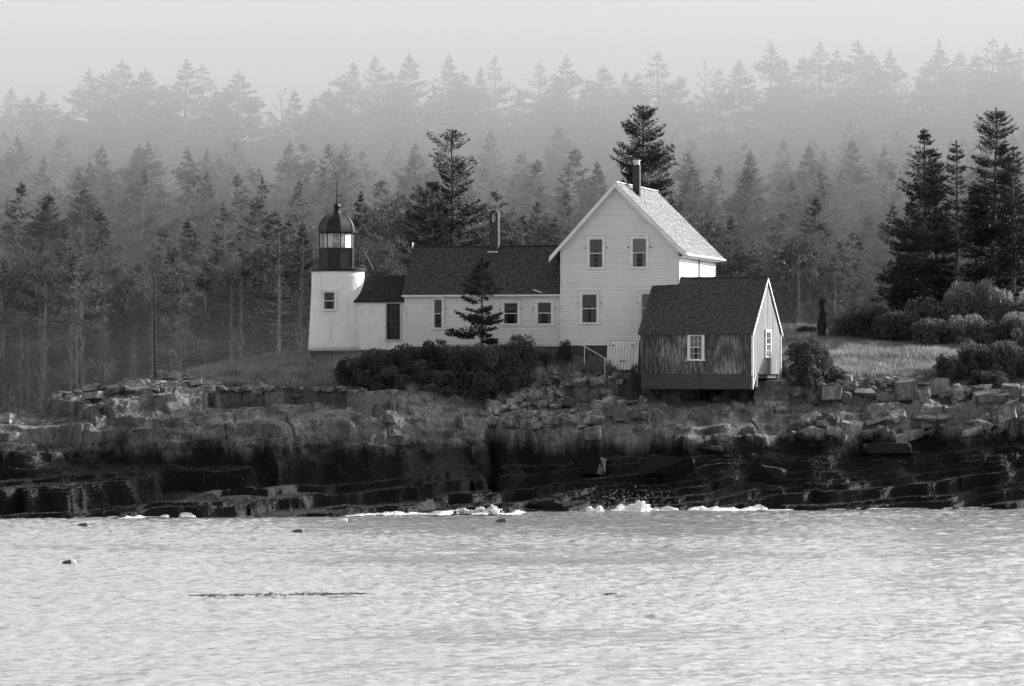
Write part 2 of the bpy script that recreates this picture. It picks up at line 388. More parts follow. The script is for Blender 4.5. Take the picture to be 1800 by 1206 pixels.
at_ = me.attributes.new('soil', 'FLOAT', 'POINT'); at_.data.foreach_set('value', GS.astype(np.float32).ravel())
o = link('island_ground', me); tag(o, kind='structure')
def gz(X, Y):
    j = int(np.clip(np.searchsorted(xs, X), 1, len(xs)-1)); i = int(np.clip(np.searchsorted(ys, Y), 1, len(ys)-1))
    return float(GZ[i, j])
GPY = HY+(CZ-GZ)*K/GY
def locate(px, py, ymin=178.):
    """first point up the slope that shows at this photo position"""
    yy = ys[ys > ymin]; X = (px-900)*yy/K
    j = np.clip(np.searchsorted(xs, X), 0, len(xs)-1); i0 = len(ys)-len(yy)
    z = GZ[np.arange(i0, len(ys)), j]; p = HY+(CZ-z)*K/yy
    k = np.argmax(p <= py)
    if p[k] > py: k = int(np.argmin(p))
    return Vector((X[k], yy[k], z[k]))

# ------------------------------------------------------------------ water
xw = np.concatenate([np.arange(-420, -31, 12.), np.arange(-30, 30, .11), np.arange(31, 430, 12.)])
yw = np.concatenate([np.arange(-30, 78, 4.), np.arange(78, 196, .125), np.arange(197, 375, 6.), np.arange(380, 1001, 40.)])
WX, WY = np.meshgrid(xw, yw)
calm = np.clip((WY-70)/12, 0, 1)*np.clip((200-WY)/6, 0, 1)*np.clip((30-np.abs(WX))/3, 0, 1)
A = (fbm(WX*.06, WY*.12, 71, 2)*.5+.75)
WZ = calm*(A*(.04*fbm(WX*.45+.15*WY, WY*.7, 73, 2)+.07*fbm(WX*1.9+.25*WY, WY*2.7, 75, 2)+.028*fbm(WX*3.4, WY*3.9, 77, 1))+.05*np.sin(WY*.45+fbm(WX*.05, WY*.05, 79)*5))
def water_mat():
    m, n, b = newmat('sea_water'); g = nd(n, 'ShaderNodeNewGeometry'); P = g.outputs['Position']
    b.inputs['Base Color'].default_value = (.46, .46, .46, 1); b.inputs['Roughness'].default_value = .06; b.inputs['Metallic'].default_value = .42
    b.inputs['IOR'].default_value = 1.6; b.inputs['Specular IOR Level'].default_value = .9
    mp = nd(n, 'ShaderNodeMapping'); mp.inputs['Scale'].default_value = (1.1, 1.9, 1); n.links.new(P, mp.inputs[0])
    bump(n, b, math_(n, 'ADD', noise(n, mp.outputs[0], 3.0, 4, .6), math_(n, 'MULTIPLY', noise(n, mp.outputs[0], 9.0, 3, .7), .25)), .6, .06); return m
M['water'] = water_mat()
me = npmesh('sea_surface', np.stack([WX, WY, WZ], 2).reshape(-1, 3), grid_faces(*WX.shape), M['water'], True)
tag(link('water', me), kind='structure')

# ------------------------------------------------------------------ buildings
class Fr:
    def __init__(s, px, Y, a):
        s.a = R(a); s.P = Vector(((px-900)*Y/K, Y, 0)); s.u = Vector((math.cos(s.a), -math.sin(s.a), 0)); s.v = Vector((math.sin(s.a), math.cos(s.a), 0))
    def t(s, px, d=0.0):
        k = (px-900)/K; P = s.P+s.v*d; return (k*P.y-P.x)/(s.u.x-k*s.u.y)
    def d(s, px, t):
        k = (px-900)/K; P = s.P+s.u*t; return (k*P.y-P.x)/(s.v.x-k*s.v.y)
    def z(s, py, t, d=0.0): return CZ-(py-HY)*(s.P+s.u*t+s.v*d).y/K
    def p(s, t, d, z): q = s.P+s.u*t+s.v*d; return Vector((q.x, q.y, z))
UP = Vector((0, 0, 1))
def clap(mb, O, e, n, z0, z1, L, Rr, h=.118, th=.04):
    z = z0
    while z < z1-.02:
        zt = min(z+h, z1); a0, b0, a1, b1 = L(z), Rr(z), L(zt), Rr(zt)
        if b0-a0 < .05: break
        if b1 < a1: a1 = b1 = (a1+b1)/2
        j = random.uniform(-.003, .003)
        p = [O+e*a0+n*(th+j)+UP*z, O+e*b0+n*(th+j)+UP*z, O+e*b1+n*.006+UP*(zt+.012), O+e*a1+n*.006+UP*(zt+.012)]
        mb.poly(p)
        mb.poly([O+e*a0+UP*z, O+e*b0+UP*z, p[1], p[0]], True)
        mb.poly([O+e*a0+n*(th+j+.002)+UP*(z-.003), O+e*b0+n*(th+j+.002)+UP*(z-.003), O+e*b0+n*(th+j+.002)+UP*(z+.014), O+e*a0+n*(th+j+.002)+UP*(z+.014)], True)  # narrow strip on the board's lower edge, lap shadow put into its colour
        mb.poly([O+e*a0+UP*z, p[0], p[3], O+e*a1+UP*(zt+.012)])
        mb.poly([p[1], O+e*b0+UP*z, O+e*b1+UP*(zt+.012), p[2]])
        z += h
def shingles(mb, A, B, C, D, n, h=.15, wd=.2, seed=1, lift=.012):
    """rows of shingles over the face A (eave) B (eave) C (ridge) D (ridge)"""
    q = random.Random(seed); A, B, C, D = map(Vector, (A, B, C, D)); L = (D-A).length; rows = int(L/h)
    wdt = (B-A).length
    for i in range(rows):
        s0 = i/rows; s1 = min(1, (i+1.15)/rows); x = -q.uniform(0, wd)
        while x < wdt:
            ww = wd*q.uniform(.6, 1.4); a = max(0, x)/wdt; b = min(1, (x+ww-.008)/wdt); x += ww
            if b <= a: continue
            e = lift*q.uniform(.7, 1.8); dz = q.uniform(-.012, .012)/L
            if q.random() < .012: continue
            P = lambda u, s: (A+(B-A)*u)*(1-s)+(D+(C-D)*u)*s
            p0, p1, p2, p3 = P(a, s0+dz)+n*e, P(b, s0+dz)+n*e*q.uniform(.8, 1.2), P(b, s1)+n*.003, P(a, s1)+n*.003
            mb.poly([p0, p1, p2, p3]); mb.poly([p0-n*e, p1-n*e, p1, p0])
            mb.poly([p1-n*e, p2, p1]); mb.poly([p0-n*e, p0, p3])
def window(par, fr, O, e, n, a0, a1, z0, z1, grid=(1, 2), cas=.11, hood=True, curtain=True, sillw=.06, trim='trim', hooks=True, sash=None):
    """window standing on the wall plane through O: a0..a1, z0..z1 is the glazed opening"""
    m = MB(); T = .09
    m.box(O+e*(a0-cas)+UP*z0, e*cas, n*T, UP*(z1-z0)); m.box(O+e*a1+UP*z0, e*cas, n*T, UP*(z1-z0))
    m.box(O+e*(a0-cas)+UP*z1, e*(a1-a0+2*cas), n*(T+.004), UP*cas)
    if hood: m.box(O+e*(a0-cas-.05)+UP*(z1+cas), e*(a1-a0+2*cas+.1), n*(T+.05), UP*.035)
    W = m.build('window', M[trim], par)
    m = MB(); m.box(O+e*(a0-cas-sillw)+UP*(z0-.07), e*(a1-a0+2*(cas+sillw)), n*.10, UP*.068); m.build('sill', M[trim], W)
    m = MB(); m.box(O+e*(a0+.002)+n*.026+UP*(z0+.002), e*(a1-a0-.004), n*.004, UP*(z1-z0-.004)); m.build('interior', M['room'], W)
    if curtain:
        m = MB(); wd = a1-a0; N = 14; q = random.Random(int(a0*97+z0*31)); hf = q.choice((.5, .35, .62)); lw_ = q.uniform(.2, .42)
        for zz0, zz1, f0, f1 in ((z0+(z1-z0)*hf, z1-.03, 0, 1), (z0+.04, z0+(z1-z0)*hf, 0, lw_), (z0+.04, z0+(z1-z0)*hf, 1-lw_, 1)):
            for i in range(N):
                x0 = a0+.01+(wd-.02)*(f0+(f1-f0)*i/N); x1 = a0+.01+(wd-.02)*(f0+(f1-f0)*(i+1)/N)
                d0 = .032+.005*(i % 2); d1 = .032+.005*((i+1) % 2)
                m.poly([O+e*x0+n*d0+UP*zz0, O+e*x1+n*d1+UP*zz0, O+e*x1+n*d1+UP*zz1, O+e*x0+n*d0+UP*zz1])
        m.build('curtain', M[q.choice(('curtain', 'curtain_pale', 'curtain'))], W)
    m = MB(); m.box(O+e*(a0+.003)+n*.040+UP*(z0+.003), e*(a1-a0-.006), n*.003, UP*(z1-z0-.006)); m.build('pane', M['pane'], W)
    m = MB(); sw = .035; nx, nz = grid
    for x in (a0, a1-sw): m.box(O+e*x+n*.0435+UP*z0, e*sw, n*.02, UP*(z1-z0))
    for z in (z0, z1-sw): m.box(O+e*(a0+sw)+n*.0435+UP*z, e*(a1-a0-2*sw), n*.02, UP*sw)
    bw_ = .03
    for i in range(1, nx):
        x = a0+(a1-a0)*i/nx-.01; m.box(O+e*x+n*.0435+UP*(z0+sw), e*.02, n*.012, UP*(z1-z0-2*sw))
    for i in range(1, nz):
        z = z0+(z1-z0)*i/nz; t = .042 if i*2 == nz else .02
        m.box(O+e*(a0+sw)+n*.0435+UP*(z-t/2), e*(a1-a0-2*sw), n*.017, UP*t)
    m.build('sash', M[sash or trim], W)
    if hooks:
        for x in (a0-cas-.14, a1+cas+.04): m = MB(); m.box(O+e*x+n*.02+UP*(z0+(z1-z0)*.68), e*.10, n*.06, UP*.035); m.build('shutter_hinge', M['iron'], W)
    return W

# ---- two-storey keeper's house
F = Fr(985, 203, 14); tw = F.t(1193); dp = F.d(1257, tw)
zb = F.z(602, tw/2); ze = F.z(436, tw); zr = F.z(328, tw*.47); mid = tw*.475
nF = -F.v; nR = F.u
house = thing('keepers_house', F.p(tw/2, dp/2, zb-.6), 'tall white clapboard house with steep gable and two upper windows, biggest building on the island', 'house')
m = MB()
def pent(fr, w_, d0, d1, zb, ze, zr, md):
    a = [fr.p(0, d0, zb), fr.p(w_, d0, zb), fr.p(w_, d0, ze), fr.p(md, d0, zr), fr.p(0, d0, ze)]
    b = [q+fr.v*(d1-d0) for q in a]; return a, b
a, b = pent(F, tw, 0, dp, zb, ze, zr, mid)
m.poly(a); m.poly(b[::-1])
for i in range(5): j = (i+1) % 5; m.poly([a[j], a[i], b[i], b[j]])
O = F.p(0, 0, 0); gl = lambda z: 0.0 if z < ze else mid*(z-ze)/(zr-ze); gr = lambda z: tw if z < ze else tw-(tw-mid)*(z-ze)/(zr-ze)
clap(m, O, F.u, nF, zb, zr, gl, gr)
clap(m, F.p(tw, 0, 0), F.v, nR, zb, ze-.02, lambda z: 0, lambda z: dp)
m.build('wall', M['white'], house)
m = MB()   # corner boards, water table
for O_, e_, n_ in ((F.p(0,0,0), F.u, nF), (F.p(tw-.14,0,0), F.u, nF), (F.p(tw,0,0), F.v, nR), (F.p(tw,dp-.14,0), F.v, nR)):
    m.box(O_+UP*zb+n_*.004, e_*.14, n_*.032, UP*(ze-zb-.02))
m.box(F.p(-.02,0,zb-.16)+nF*.002, F.u*(tw+.04), nF*.04, UP*.158); m.box(F.p(tw,0,zb-.16)+nR*.002, F.v*dp, nR*.04, UP*.158)
m.build('corner_board', M['trim'], house)
m = MB(); m.box(F.p(.05,.05,zb-2.2), F.u*(tw-.1), F.v*(dp-.1), UP*2.1); m.build('foundation', M['found'], house)
# roof
pl = (zr-ze)/mid; pr = (zr-ze)/(tw-mid); ov = .42
def roofpts(fr, t_e, z_e, t_r, z_r, d0, d1): return [fr.p(t_e, d0, z_e), fr.p(t_e, d1, z_e), fr.p(t_r, d1, z_r), fr.p(t_r, d0, z_r)]
lift = .16
ztop = zr+lift+.06
L_ = roofpts(F, -.55, ze-.55*pl+lift, mid, ztop, -.32, dp+.3); R_ = roofpts(F, tw+ov, ze-ov*pr+lift, mid, ztop, -.32, dp+.3)
m = MB(); m.slab([L_[0], L_[3], L_[2], L_[1]], .13); m.slab(R_, .13)
nr_ = (R_[1]-R_[0]).cross(R_[3]-R_[0]).normalized(); nr_ = nr_ if nr_.z > 0 else -nr_
shingles(m, R_[0], R_[1], R_[2], R_[3], nr_, h=.17, wd=.26, seed=3, lift=.025)
nl_ = (L_[1]-L_[0]).cross(L_[3]-L_[0]).normalized(); nl_ = nl_ if nl_.z > 0 else -nl_
shingles(m, L_[0], L_[1], L_[2], L_[3], nl_, h=.25, wd=.4, seed=4)
roof = m.build('roof', M['shingle_l'], house)
m = MB()   # ridge board
m.box(F.p(mid-.1, -.34, ztop+.005), F.u*.2, F.v*(dp+.62), UP*.05); m.build('ridge_cap', M['trim'], roof)
m = MB()   # rake boards and eave fascia
def bar(mb, p, q, dv, dn, h, th):  # board from p to q hanging h down, th thick along dn
    p = Vector(p)+dv; q = Vector(q)+dv; mb.hexa([p-UP*h, q-UP*h, q-UP*h+dn*th, p-UP*h+dn*th, p, q, q+dn*th, p+dn*th])
bar(m, L_[0], L_[3], nF*.003-UP*.02, nF, .27, .045); bar(m, R_[0], R_[3], nF*.003-UP*.02, nF, .27, .045)
bar(m, R_[0], R_[1], nR*.003-UP*.03, nR, .16, .04)
m.slab([R_[0]-UP*.2-nR*.02, R_[1]-UP*.2-nR*.02, R_[1]-UP*.2-nR*(ov-.03), R_[0]-UP*.2-nR*(ov-.03)], .03)
bar(m, F.p(.02,0,ze+.02), F.p(mid,0,zr+.02), nF*.03-UP*.0, nF, .22, .03); bar(m, F.p(tw-.02,0,ze+.02), F.p(mid,0,zr+.02), nF*.03, nF, .22, .03)
m.build('rake_board', M['trim'], roof)
def gutter():
    m = MB(); p = R_[0]+nR*.10-UP*.12; q = R_[1]+nR*.10-UP*.12; m.tube(p, q, .055, n=8); m.build('gutter', M['trim'], roof)
gutter()
# chimney
tc_, dc = mid+.55, 0.9
def chim(fr, px0, px1, py0, pyb, d, mat_, par, cap=True):
    t0 = fr.t(px0, d); t1 = fr.t(px1, d); z1 = fr.z(py0, t0, d); z0 = fr.z(pyb, t0, d)-.6; wd = t1-t0
    m = MB(); m.box(fr.p(t0, d, z0), fr.u*wd, fr.v*wd*1.0, UP*(z1-z0)); c = m.build('chimney', mat_, par)
    if cap:
        m = MB(); m.box(fr.p(t0+wd*.12, d+wd*.12, z1), fr.u*wd*.76, fr.v*wd*.76, UP*.22)
        m.box(fr.p(t0+wd*.05, d+wd*.05, z1+.22), fr.u*wd*.9, fr.v*wd*.9, UP*.06); m.build('chimney_cap', M['trimgrey'], c)
    return c
chim(F, 1112, 1124, 290, 330, 2.6, M['brick'], roof)
def hwin(x0, x1, y0, y1, **k):
    t0, t1 = F.t(x0), F.t(x1); return window(house, F, F.p(0,0,0)+nF*.012, F.u, nF, t0, t1, F.z(y1, t0), F.z(y0, t0), **k)
hwin(1036, 1060, 420, 471, cas=.13); hwin(1112, 1137, 419, 470, cas=.13); hwin(1023, 1050, 517, 568, cas=.14); hwin(1128, 1154, 516, 567, cas=.13)
# side wall pipe and meter
m = MB(); zt_ = ze-.1; P = F.p(tw, dp*.52, 0)+nR*.06
m.tube(P+UP*(zb+.2), P+UP*zt_, .035); m.build('downpipe', M['iron'], house)
P = F.p(tw, dp*.14, 0)+nR*.03
m = MB(); m.tube(P+UP*(zb+1), P+UP*(ze-.7), .03); m.box(P+UP*(ze-2.0)-F.v*.25, F.v*.5, nR*.14, UP*.45); m.build('meter_box', M['trimgrey'], house)
# cellar hatch
m = MB(); t0, t1 = F.t(1075), F.t(1122); za = F.z(600, t0); zc = F.z(650, t0)
for i in range(9):
    w0 = t0+(t1-t0)*i/9; w1 = t0+(t1-t0)*(i+1)/9-.012; g0 = -.05*(1-i/4.5)
    m.hexa([F.p(w0+g0*1.5,-.75,zc), F.p(w1+g0*1.5,-.75,zc), F.p(w1+g0*1.5,-.69,zc), F.p(w0+g0*1.5,-.69,zc), F.p(w0,-.30,za), F.p(w1,-.30,za), F.p(w1,-.24,za), F.p(w0,-.24,za)])
hd = m.build('cellar_door', M['trim'], house)
m = MB()
for tt, zz in ((t0+.12, .25), (t1-.3, .25), ((t0+t1)/2-.12, 1.1), ((t0+t1)/2+.06, 1.1)):
    m = MB(); m.box(F.p(tt, -.40-zz*.33, za-zz), F.u*.14, F.v*.03-UP*.0, UP*.06); m.build('hinge', M['iron'], hd)
m = MB()
for t_ in (t0-.14, t1+.02): m = MB(); m.hexa([F.p(t_,-.78,zc-.3), F.p(t_+.1,-.78,zc-.3), F.p(t_+.1,-.0,zc-.3), F.p(t_,-.0,zc-.3), F.p(t_,-.34,za+.05), F.p(t_+.1,-.34,za+.05), F.p(t_+.1,-.0,za+.05), F.p(t_,-.0,za+.05)]); m.build('hatch_cheek', M['trim'], hd)

# ---- long low ell
E = Fr(712, 207.6, 14)
# put the ell's front plane a little behind the house front
off = (F.P-E.P).dot(F.v); E.P = E.P+E.v*(off+.3)
E.P = E.p(E.t(712), 0, 0); E.P.z = 0
te = E.t(986); zeb = E.z(606, te/2); zee = E.z(512, te/2); half = E.d(727, 0)
half = 1.95; zer = E.z(434, te/2, half)
ell = thing('low_wing', E.p(te/2, half, zeb-.5), 'long single-storey white clapboard wing with dark shingle roof between tower passage and tall house', 'house')
m = MB(); a = [E.p(0,0,zeb), E.p(0,0,zee), E.p(0,half,zer-.1), E.p(0,2*half,zee), E.p(0,2*half,zeb)]; b = [q+E.u*te for q in a]
m.poly(a); m.poly(b[::-1])
for i in range(5): j = (i+1) % 5; m.poly([a[j], a[i], b[i], b[j]])
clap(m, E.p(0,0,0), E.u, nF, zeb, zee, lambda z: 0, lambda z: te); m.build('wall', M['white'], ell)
m = MB(); m.box(E.p(-.02,0,zeb)+nF*.003, E.u*.16, nF*.034, UP*(zee-zeb)); m.box(E.p(0,0,zee-.2)+nF*.038, E.u*te, nF*.02, UP*.17)
m.box(E.p(0,0,zeb-.1)+nF*.002, E.u*te, nF*.03, UP*.098); m.build('trim_board', M['trim'], ell)
m = MB(); m.box(E.p(.05,.05,zeb-2), E.u*(te-.1), E.v*3.5, UP*1.9); m.build('foundation', M['found'], ell)
m = MB(); ovf = .22; pe = (zer-zee)/half
A_ = [E.p(-.12,-ovf,zee-ovf*pe+.1), E.p(te+.0,-ovf,zee-ovf*pe+.1), E.p(te,half,zer), E.p(-.12,half,zer)]
B_ = [E.p(-.12,half,zer), E.p(te,half,zer), E.p(te,2*half+ovf,zee-ovf*pe+.1), E.p(-.12,2*half+ovf,zee-ovf*pe+.1)]
m.slab(A_, .1); m.slab(B_, .1); ne = (A_[1]-A_[0]).cross(A_[3]-A_[0]).normalized()
shingles(m, A_[0], A_[1], A_[2], A_[3], ne, h=.13, wd=.17, seed=8, lift=.02); er = m.build('roof', M['shingle_d'], ell)
m = MB(); m.tube(E.p(-.12,half,zer+.03), E.p(te,half,zer+.03), .05, n=6); m.build('ridge_cap', M['shingle_k'], er)
m = MB(); bar(m, A_[0], A_[1], nF*.003-UP*.015, nF, .10, .04)
m.box(E.p(-.14, half-.06, zer-.1), E.u*.06, E.v*.12, UP*.38); m.build('eave_board', M['trim'], er)
# ell chimney with an arched hooded top
d_ = half-.25; t0 = E.t(861, d_); t1 = E.t(876, d_); wd = t1-t0; z1 = E.z(377, t0, d_); z0 = zer-.7
m = MB(); m.box(E.p(t0, d_-.1, z0), E.u*wd, E.v*.42, UP*(z1-.42-z0))
m.box(E.p(t0, d_-.1, z1-.42), E.u*.13, E.v*.42, UP*.42); m.box(E.p(t1-.13, d_-.1, z1-.42), E.u*.13, E.v*.42, UP*.42)
N = 10
for i in range(N):
    a0 = math.pi*i/N; a1 = math.pi*(i+1)/N; c = E.p((t0+t1)/2, d_-.1, z1)
    ro, ri = wd/2, wd/2-.13
    q = lambda r, a: c+E.u*(-r*math.cos(a))+UP*(r*math.sin(a))
    m.hexa([q(ri,a0), q(ro,a0), q(ro,a0)+E.v*.42, q(ri,a0)+E.v*.42, q(ri,a1), q(ro,a1), q(ro,a1)+E.v*.42, q(ri,a1)+E.v*.42])
m.build('chimney', M['brick'], er)
m = MB(); m.box(E.p(t0-.04, d_-.36, zer-.33), E.u*(wd+.08), E.v*.05, UP*.08); m.build('chimney_flashing', M['trimgrey'], er)
def ewin(x0, x1, y0, y1, **k):
    t0, t1 = E.t(x0), E.t(x1); return window(ell, E, E.p(0,0,0)+nF*.012, E.u, nF, t0, t1, E.z(y1, t0), E.z(y0, t0), **k)
ewin(763, 778, 526, 577, cas=.12); ewin(886, 911, 532, 570, cas=.14); ewin(945, 970, 531, 570, cas=.14)
m = MB(); m.path([E.p(E.t(938), -.12, E.z(509, te)), E.p(E.t(958), -.14, E.z(516, te)), E.p(E.t(984), -.12, E.z(520, te))], [.03,.03,.03]); m.build('downpipe', M['trim'], ell)

# ---- passage between tower and ell
Q = Fr(622, 206, 14); Q.P = Q.P+Q.v*((E.P-Q.P).dot(E.v)+.25); Q.P = Q.p(Q.t(621), 0, 0); Q.P.z = 0
tq = (E.P-Q.P).dot(Q.u)-.004; zqb = Q.z(615, tq/2); zqe = Q.z(527, tq/2); hq = 1.35; zqr = Q.z(484, tq/2, hq)
pas = thing('covered_passage', Q.p(tq/2, hq, zqb-.3), 'short white masonry passage with black roof joined to the round tower', 'building')
m = MB(); a = [Q.p(0,0,zqb), Q.p(0,0,zqe), Q.p(0,hq,zqr-.08), Q.p(0,2*hq,zqe), Q.p(0,2*hq,zqb)]; b = [q+Q.u*tq for q in a]
m.poly(a); m.poly(b[::-1])
for i in range(5): j = (i+1) % 5; m.poly([a[j], a[i], b[i], b[j]])
m.build('wall', M['stucco'], pas)
m = MB(); m.box(Q.p(.03,.03,zqb-1.5), Q.u*(tq-.06), Q.v*2.6, UP*1.49); m.build('foundation', M['found'], pas)
m = MB(); pq = (zqr-zqe)/hq; A_ = [Q.p(-.1,-.15,zqe-.15*pq+.08), Q.p(tq-.002,-.15,zqe-.15*pq+.08), Q.p(tq-.002,hq,zqr), Q.p(-.1,hq,zqr)]
B_ = [A_[3], A_[2], Q.p(tq-.002,2*hq+.15,zqe-.15*pq+.08), Q.p(-.1,2*hq+.15,zqe-.15*pq+.08)]
m.slab(A_, .08); m.slab(B_, .08); shingles(m, A_[0], A_[1], A_[2], A_[3], (A_[1]-A_[0]).cross(A_[3]-A_[0]).normalized(), h=.13, wd=.2, seed=9, lift=.018)
pr_ = m.build('roof', M['shingle_k'], pas)
m = MB(); m.box(Q.p(-.06,0,zqe-.2)+nF*.003, Q.u*(tq+.0), nF*.08, UP*.15); m.build('eave_board', M['trim'], pr_)
t0, t1 = Q.t(680), Q.t(704)
window(pas, Q, Q.p(0,0,0)+nF*.004, Q.u, nF, t0, t1, Q.z(597, t0), Q.z(531, t0), grid=(3, 6), cas=.07, hood=False, hooks=False, curtain=False, trim='trimgrey', sash='iron')

# ---- lighthouse
Yt = 207.4; TX = (594-900)*Yt/K
def tz(py): return CZ-(py-HY)*Yt/K
pxm = Yt/K
C0 = Vector((TX, Yt, 0))
lh = thing('lighthouse', (TX, Yt, tz(628)), 'round white lighthouse tower with black octagonal lantern and domed cap', 'lighthouse')
z0, z1 = tz(617), tz(478)
m = MB(); prof = []
for i in range(15):
    f = i/14; prof.append(((53-6.5*min(1, f*1.25)**.8)*pxm, z0+(z1-z0)*f))
m.lathe(C0, prof, 64); m.build('tower', M['stucco'], lh, True)
m = MB(); m.lathe(C0, [(53.3*pxm, tz(640)), (53.3*pxm, z0-.004)], 48); m.build('foundation', M['found'], lh, True)
m = MB(); m.lathe(C0, [(47*pxm, z1+.002), (50*pxm, z1+.06), (50*pxm, tz(472.5)), (47*pxm, tz(472))], 48); m.build('gallery', M['black'], lh)
lc = Vector(((592-900)*Yt/K, Yt, 0)); OFF = 15
Rl = 31.5*pxm
def vtx(k, r, z): t = R(OFF+45*k); return Vector((lc.x+r*math.sin(t), lc.y-r*math.cos(t), z))
m = MB(); m.lathe(lc, [(Rl*1.0, tz(471.9)), (Rl, tz(438))], 8, OFF); lw = m.build('lantern_wall', M['black'], lh)
m = MB()
m.lathe(lc, [(Rl*1.05, tz(439)), (Rl*1.05, tz(437))], 8, OFF)
m.lathe(lc, [(Rl*1.03, tz(472)), (Rl*1.03, tz(469))], 8, OFF)
for k in range(8): m.tube(vtx(k, Rl, tz(471.9)), vtx(k, Rl, tz(438)), .022, n=6)
m.build('lantern_band', M['black'], lh)
m = MB()   # mullions
for k in range(8): m.tube(vtx(k, Rl*.985, tz(437)), vtx(k, Rl*.985, tz(408.5)), .035, n=6)
for zz, rr in ((437, 1.0), (410, 1.0)):
    for k in range(8): m.tube(vtx(k, Rl*.985, tz(zz)), vtx(k+1, Rl*.985, tz(zz)), .035, n=6)
m.build('glazing_bar', M['black'], lh)
for k in range(8):
    m = MB(); a = vtx(k, Rl*.95, tz(436.6)); b = vtx(k+1, Rl*.95, tz(436.6)); hz_ = tz(410.4)-tz(436.6)
    m.poly([a, b, b+UP*hz_, a+UP*hz_]); m.build('lantern_pane', M['pane'], lh)
for k in (2, 3, 4):   # pale curtains round the back of the lens
    m = MB(); a = vtx(k, Rl*.86, tz(437.8)); b = vtx(k+1, Rl*.86, tz(437.8)); N = 10; hh = tz(410)-tz(437.8)
    for i in range(N):
        f0, f1 = .05+.9*i/N, .05+.9*(i+1)/N; n_ = (lc-a.lerp(b,.5)); n_.z = 0; n_.normalize()
        p = a.lerp(b, f0)+n_*(.015*(i % 2)); q = a.lerp(b, f1)+n_*(.015*((i+1) % 2)); m.poly([p, q, q+UP*hh, p+UP*hh])
    m.build('curtain', M['cloth'], lh)
m = MB(); m.lathe(lc, [(.2, tz(437.9)), (.2, tz(436)), (.12, tz(435.5)), (.17, tz(433)), (.24, tz(428)), (.26, tz(424)), (.24, tz(420)), (.15, tz(416.5)), (.22, tz(416)), (.08, tz(413)), (.06, tz(411))], 20)
m.build('lens', M['lens'], lh, True)
m = MB(); m.lathe(lc, [(Rl*.9, tz(409.6)), (Rl*.9, tz(409.4))], 8, OFF); m.lathe(lc, [(Rl*.9, tz(437.8)), (Rl*.9, tz(437.2))], 8, OFF); m.build('lantern_lining', M['trim'], lh)
m = MB(); pr2 = [(Rl*1.12, tz(409)), (Rl*1.12, tz(407.5)), (Rl*1.05, tz(406.5))]
for i in range(1, 10):
    a = i/10*math.pi/2; pr2.append((Rl*1.04*math.cos(a)**.92+.0, tz(406.5)+(tz(374.5)-tz(406.5))*math.sin(a)))
pr2 = [(max(r, .17), z) for r, z in pr2]
m.lathe(lc, pr2, 8, OFF); dome = m.build('dome', M['black'], lh)
for k in range(8):
    m = MB()
    for i in range(2, len(pr2)-1): m.tube(vtx(k, pr2[i][0]+.005, pr2[i][1]), vtx(k, pr2[i+1][0]+.005, pr2[i+1][1]), .018, n=5)
    m.build('dome_rib', M['black'], dome)
m = MB(); m.lathe(lc, [(.26, tz(375.6)), (.26, tz(374)), (.15, tz(373)), (.14, tz(370)), (.18, tz(369.3)), (.14, tz(368.6)), (.1, tz(368))]+[(.19*math.sin(a), tz(363)-.19*math.cos(a)) for a in [.6+.25*i for i in range(10)]], 20)
m.build('ventilator_ball', M['black'], dome, True)
m = MB(); m.tube(Vector((lc.x, lc.y, tz(358))), Vector((lc.x+.02, lc.y, tz(318))), .04, .022, 6); m.build('lightning_rod', M['pole'], dome)
# gallery rail
rail = []
m = MB()
pts = []
for k in range(12):
    t = R(8+30*k); r = 47*pxm; p = Vector((TX+r*math.sin(t), Yt-r*math.cos(t), tz(472))); pts.append(p)
    if k in (9, 10, 11, 2, 3, 4, 5, 7): m.tube(p, p+UP*(1.12 if k in (9, 2, 3) else .95), .02, .015, 6)
for k in range(12):
    if k in (0, 11): continue
    for h_ in (.95, .5): m.tube(pts[k]+UP*h_, pts[(k+1) % 12]+UP*(h_-.02), .009, n=4)
m.tube(pts[3]+UP*.9, pts[3]+Vector((.5, 0, -.05)), .02, n=5)
m.build('railing', M['iron'], lh)
# tower window on the curved front
n_ = Vector((-.16, -1, 0)).normalized(); e_ = Vector((-n_.y, n_.x, 0)); e_ = e_ if e_.x > 0 else -e_
O = Vector((TX, Yt, 0))+n_*(50*pxm+.0); cx = ((579-900)/K*O.y-O.x)/(e_.x)
zc0, zc1 = tz(545), tz(514)
window(lh, None, O+e_*cx, e_, n_, -.31, .31, zc0, zc1, cas=.09, hood=False, hooks=False)

# ---- shed
G = Fr(1126, 199.2, 18); tg = G.t(1322); dg = G.d(1372, tg); zgb = G.z(657, tg/2); zge = G.z(585, tg/2); zgr = G.z(489, tg/2, dg/2)
tilt = .10
shed = thing('boat_shed', G.p(tg/2, dg/2, zgb-.8), 'dark weathered wooden shed with peeling paint standing in front of the tall house', 'shed')
nG = -G.v; nS = G.u
m = MB(); a = [G.p(0,0,zgb), G.p(0,0,zge), G.p(0,dg/2,zgr-.1), G.p(0,dg,zge), G.p(0,dg,zgb)]; b = [q+G.u*tg for q in a]
m.poly(a)
for i in range(5): j = (i+1) % 5; m.poly([a[j], a[i], b[i], b[j]])
x = 0; q = random.Random(3)
while x < tg-.01:
    w_ = min(q.uniform(.1, .17), tg-x); j = q.uniform(.002, .014)
    m.box(G.p(x, 0, zgb-q.uniform(0, .04))+nG*.001, G.u*(w_-.008), nG*(.012+j), UP*(zge-zgb)); x += w_
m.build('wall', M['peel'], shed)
m = MB(); m.poly(b[::-1]); x = 0.0
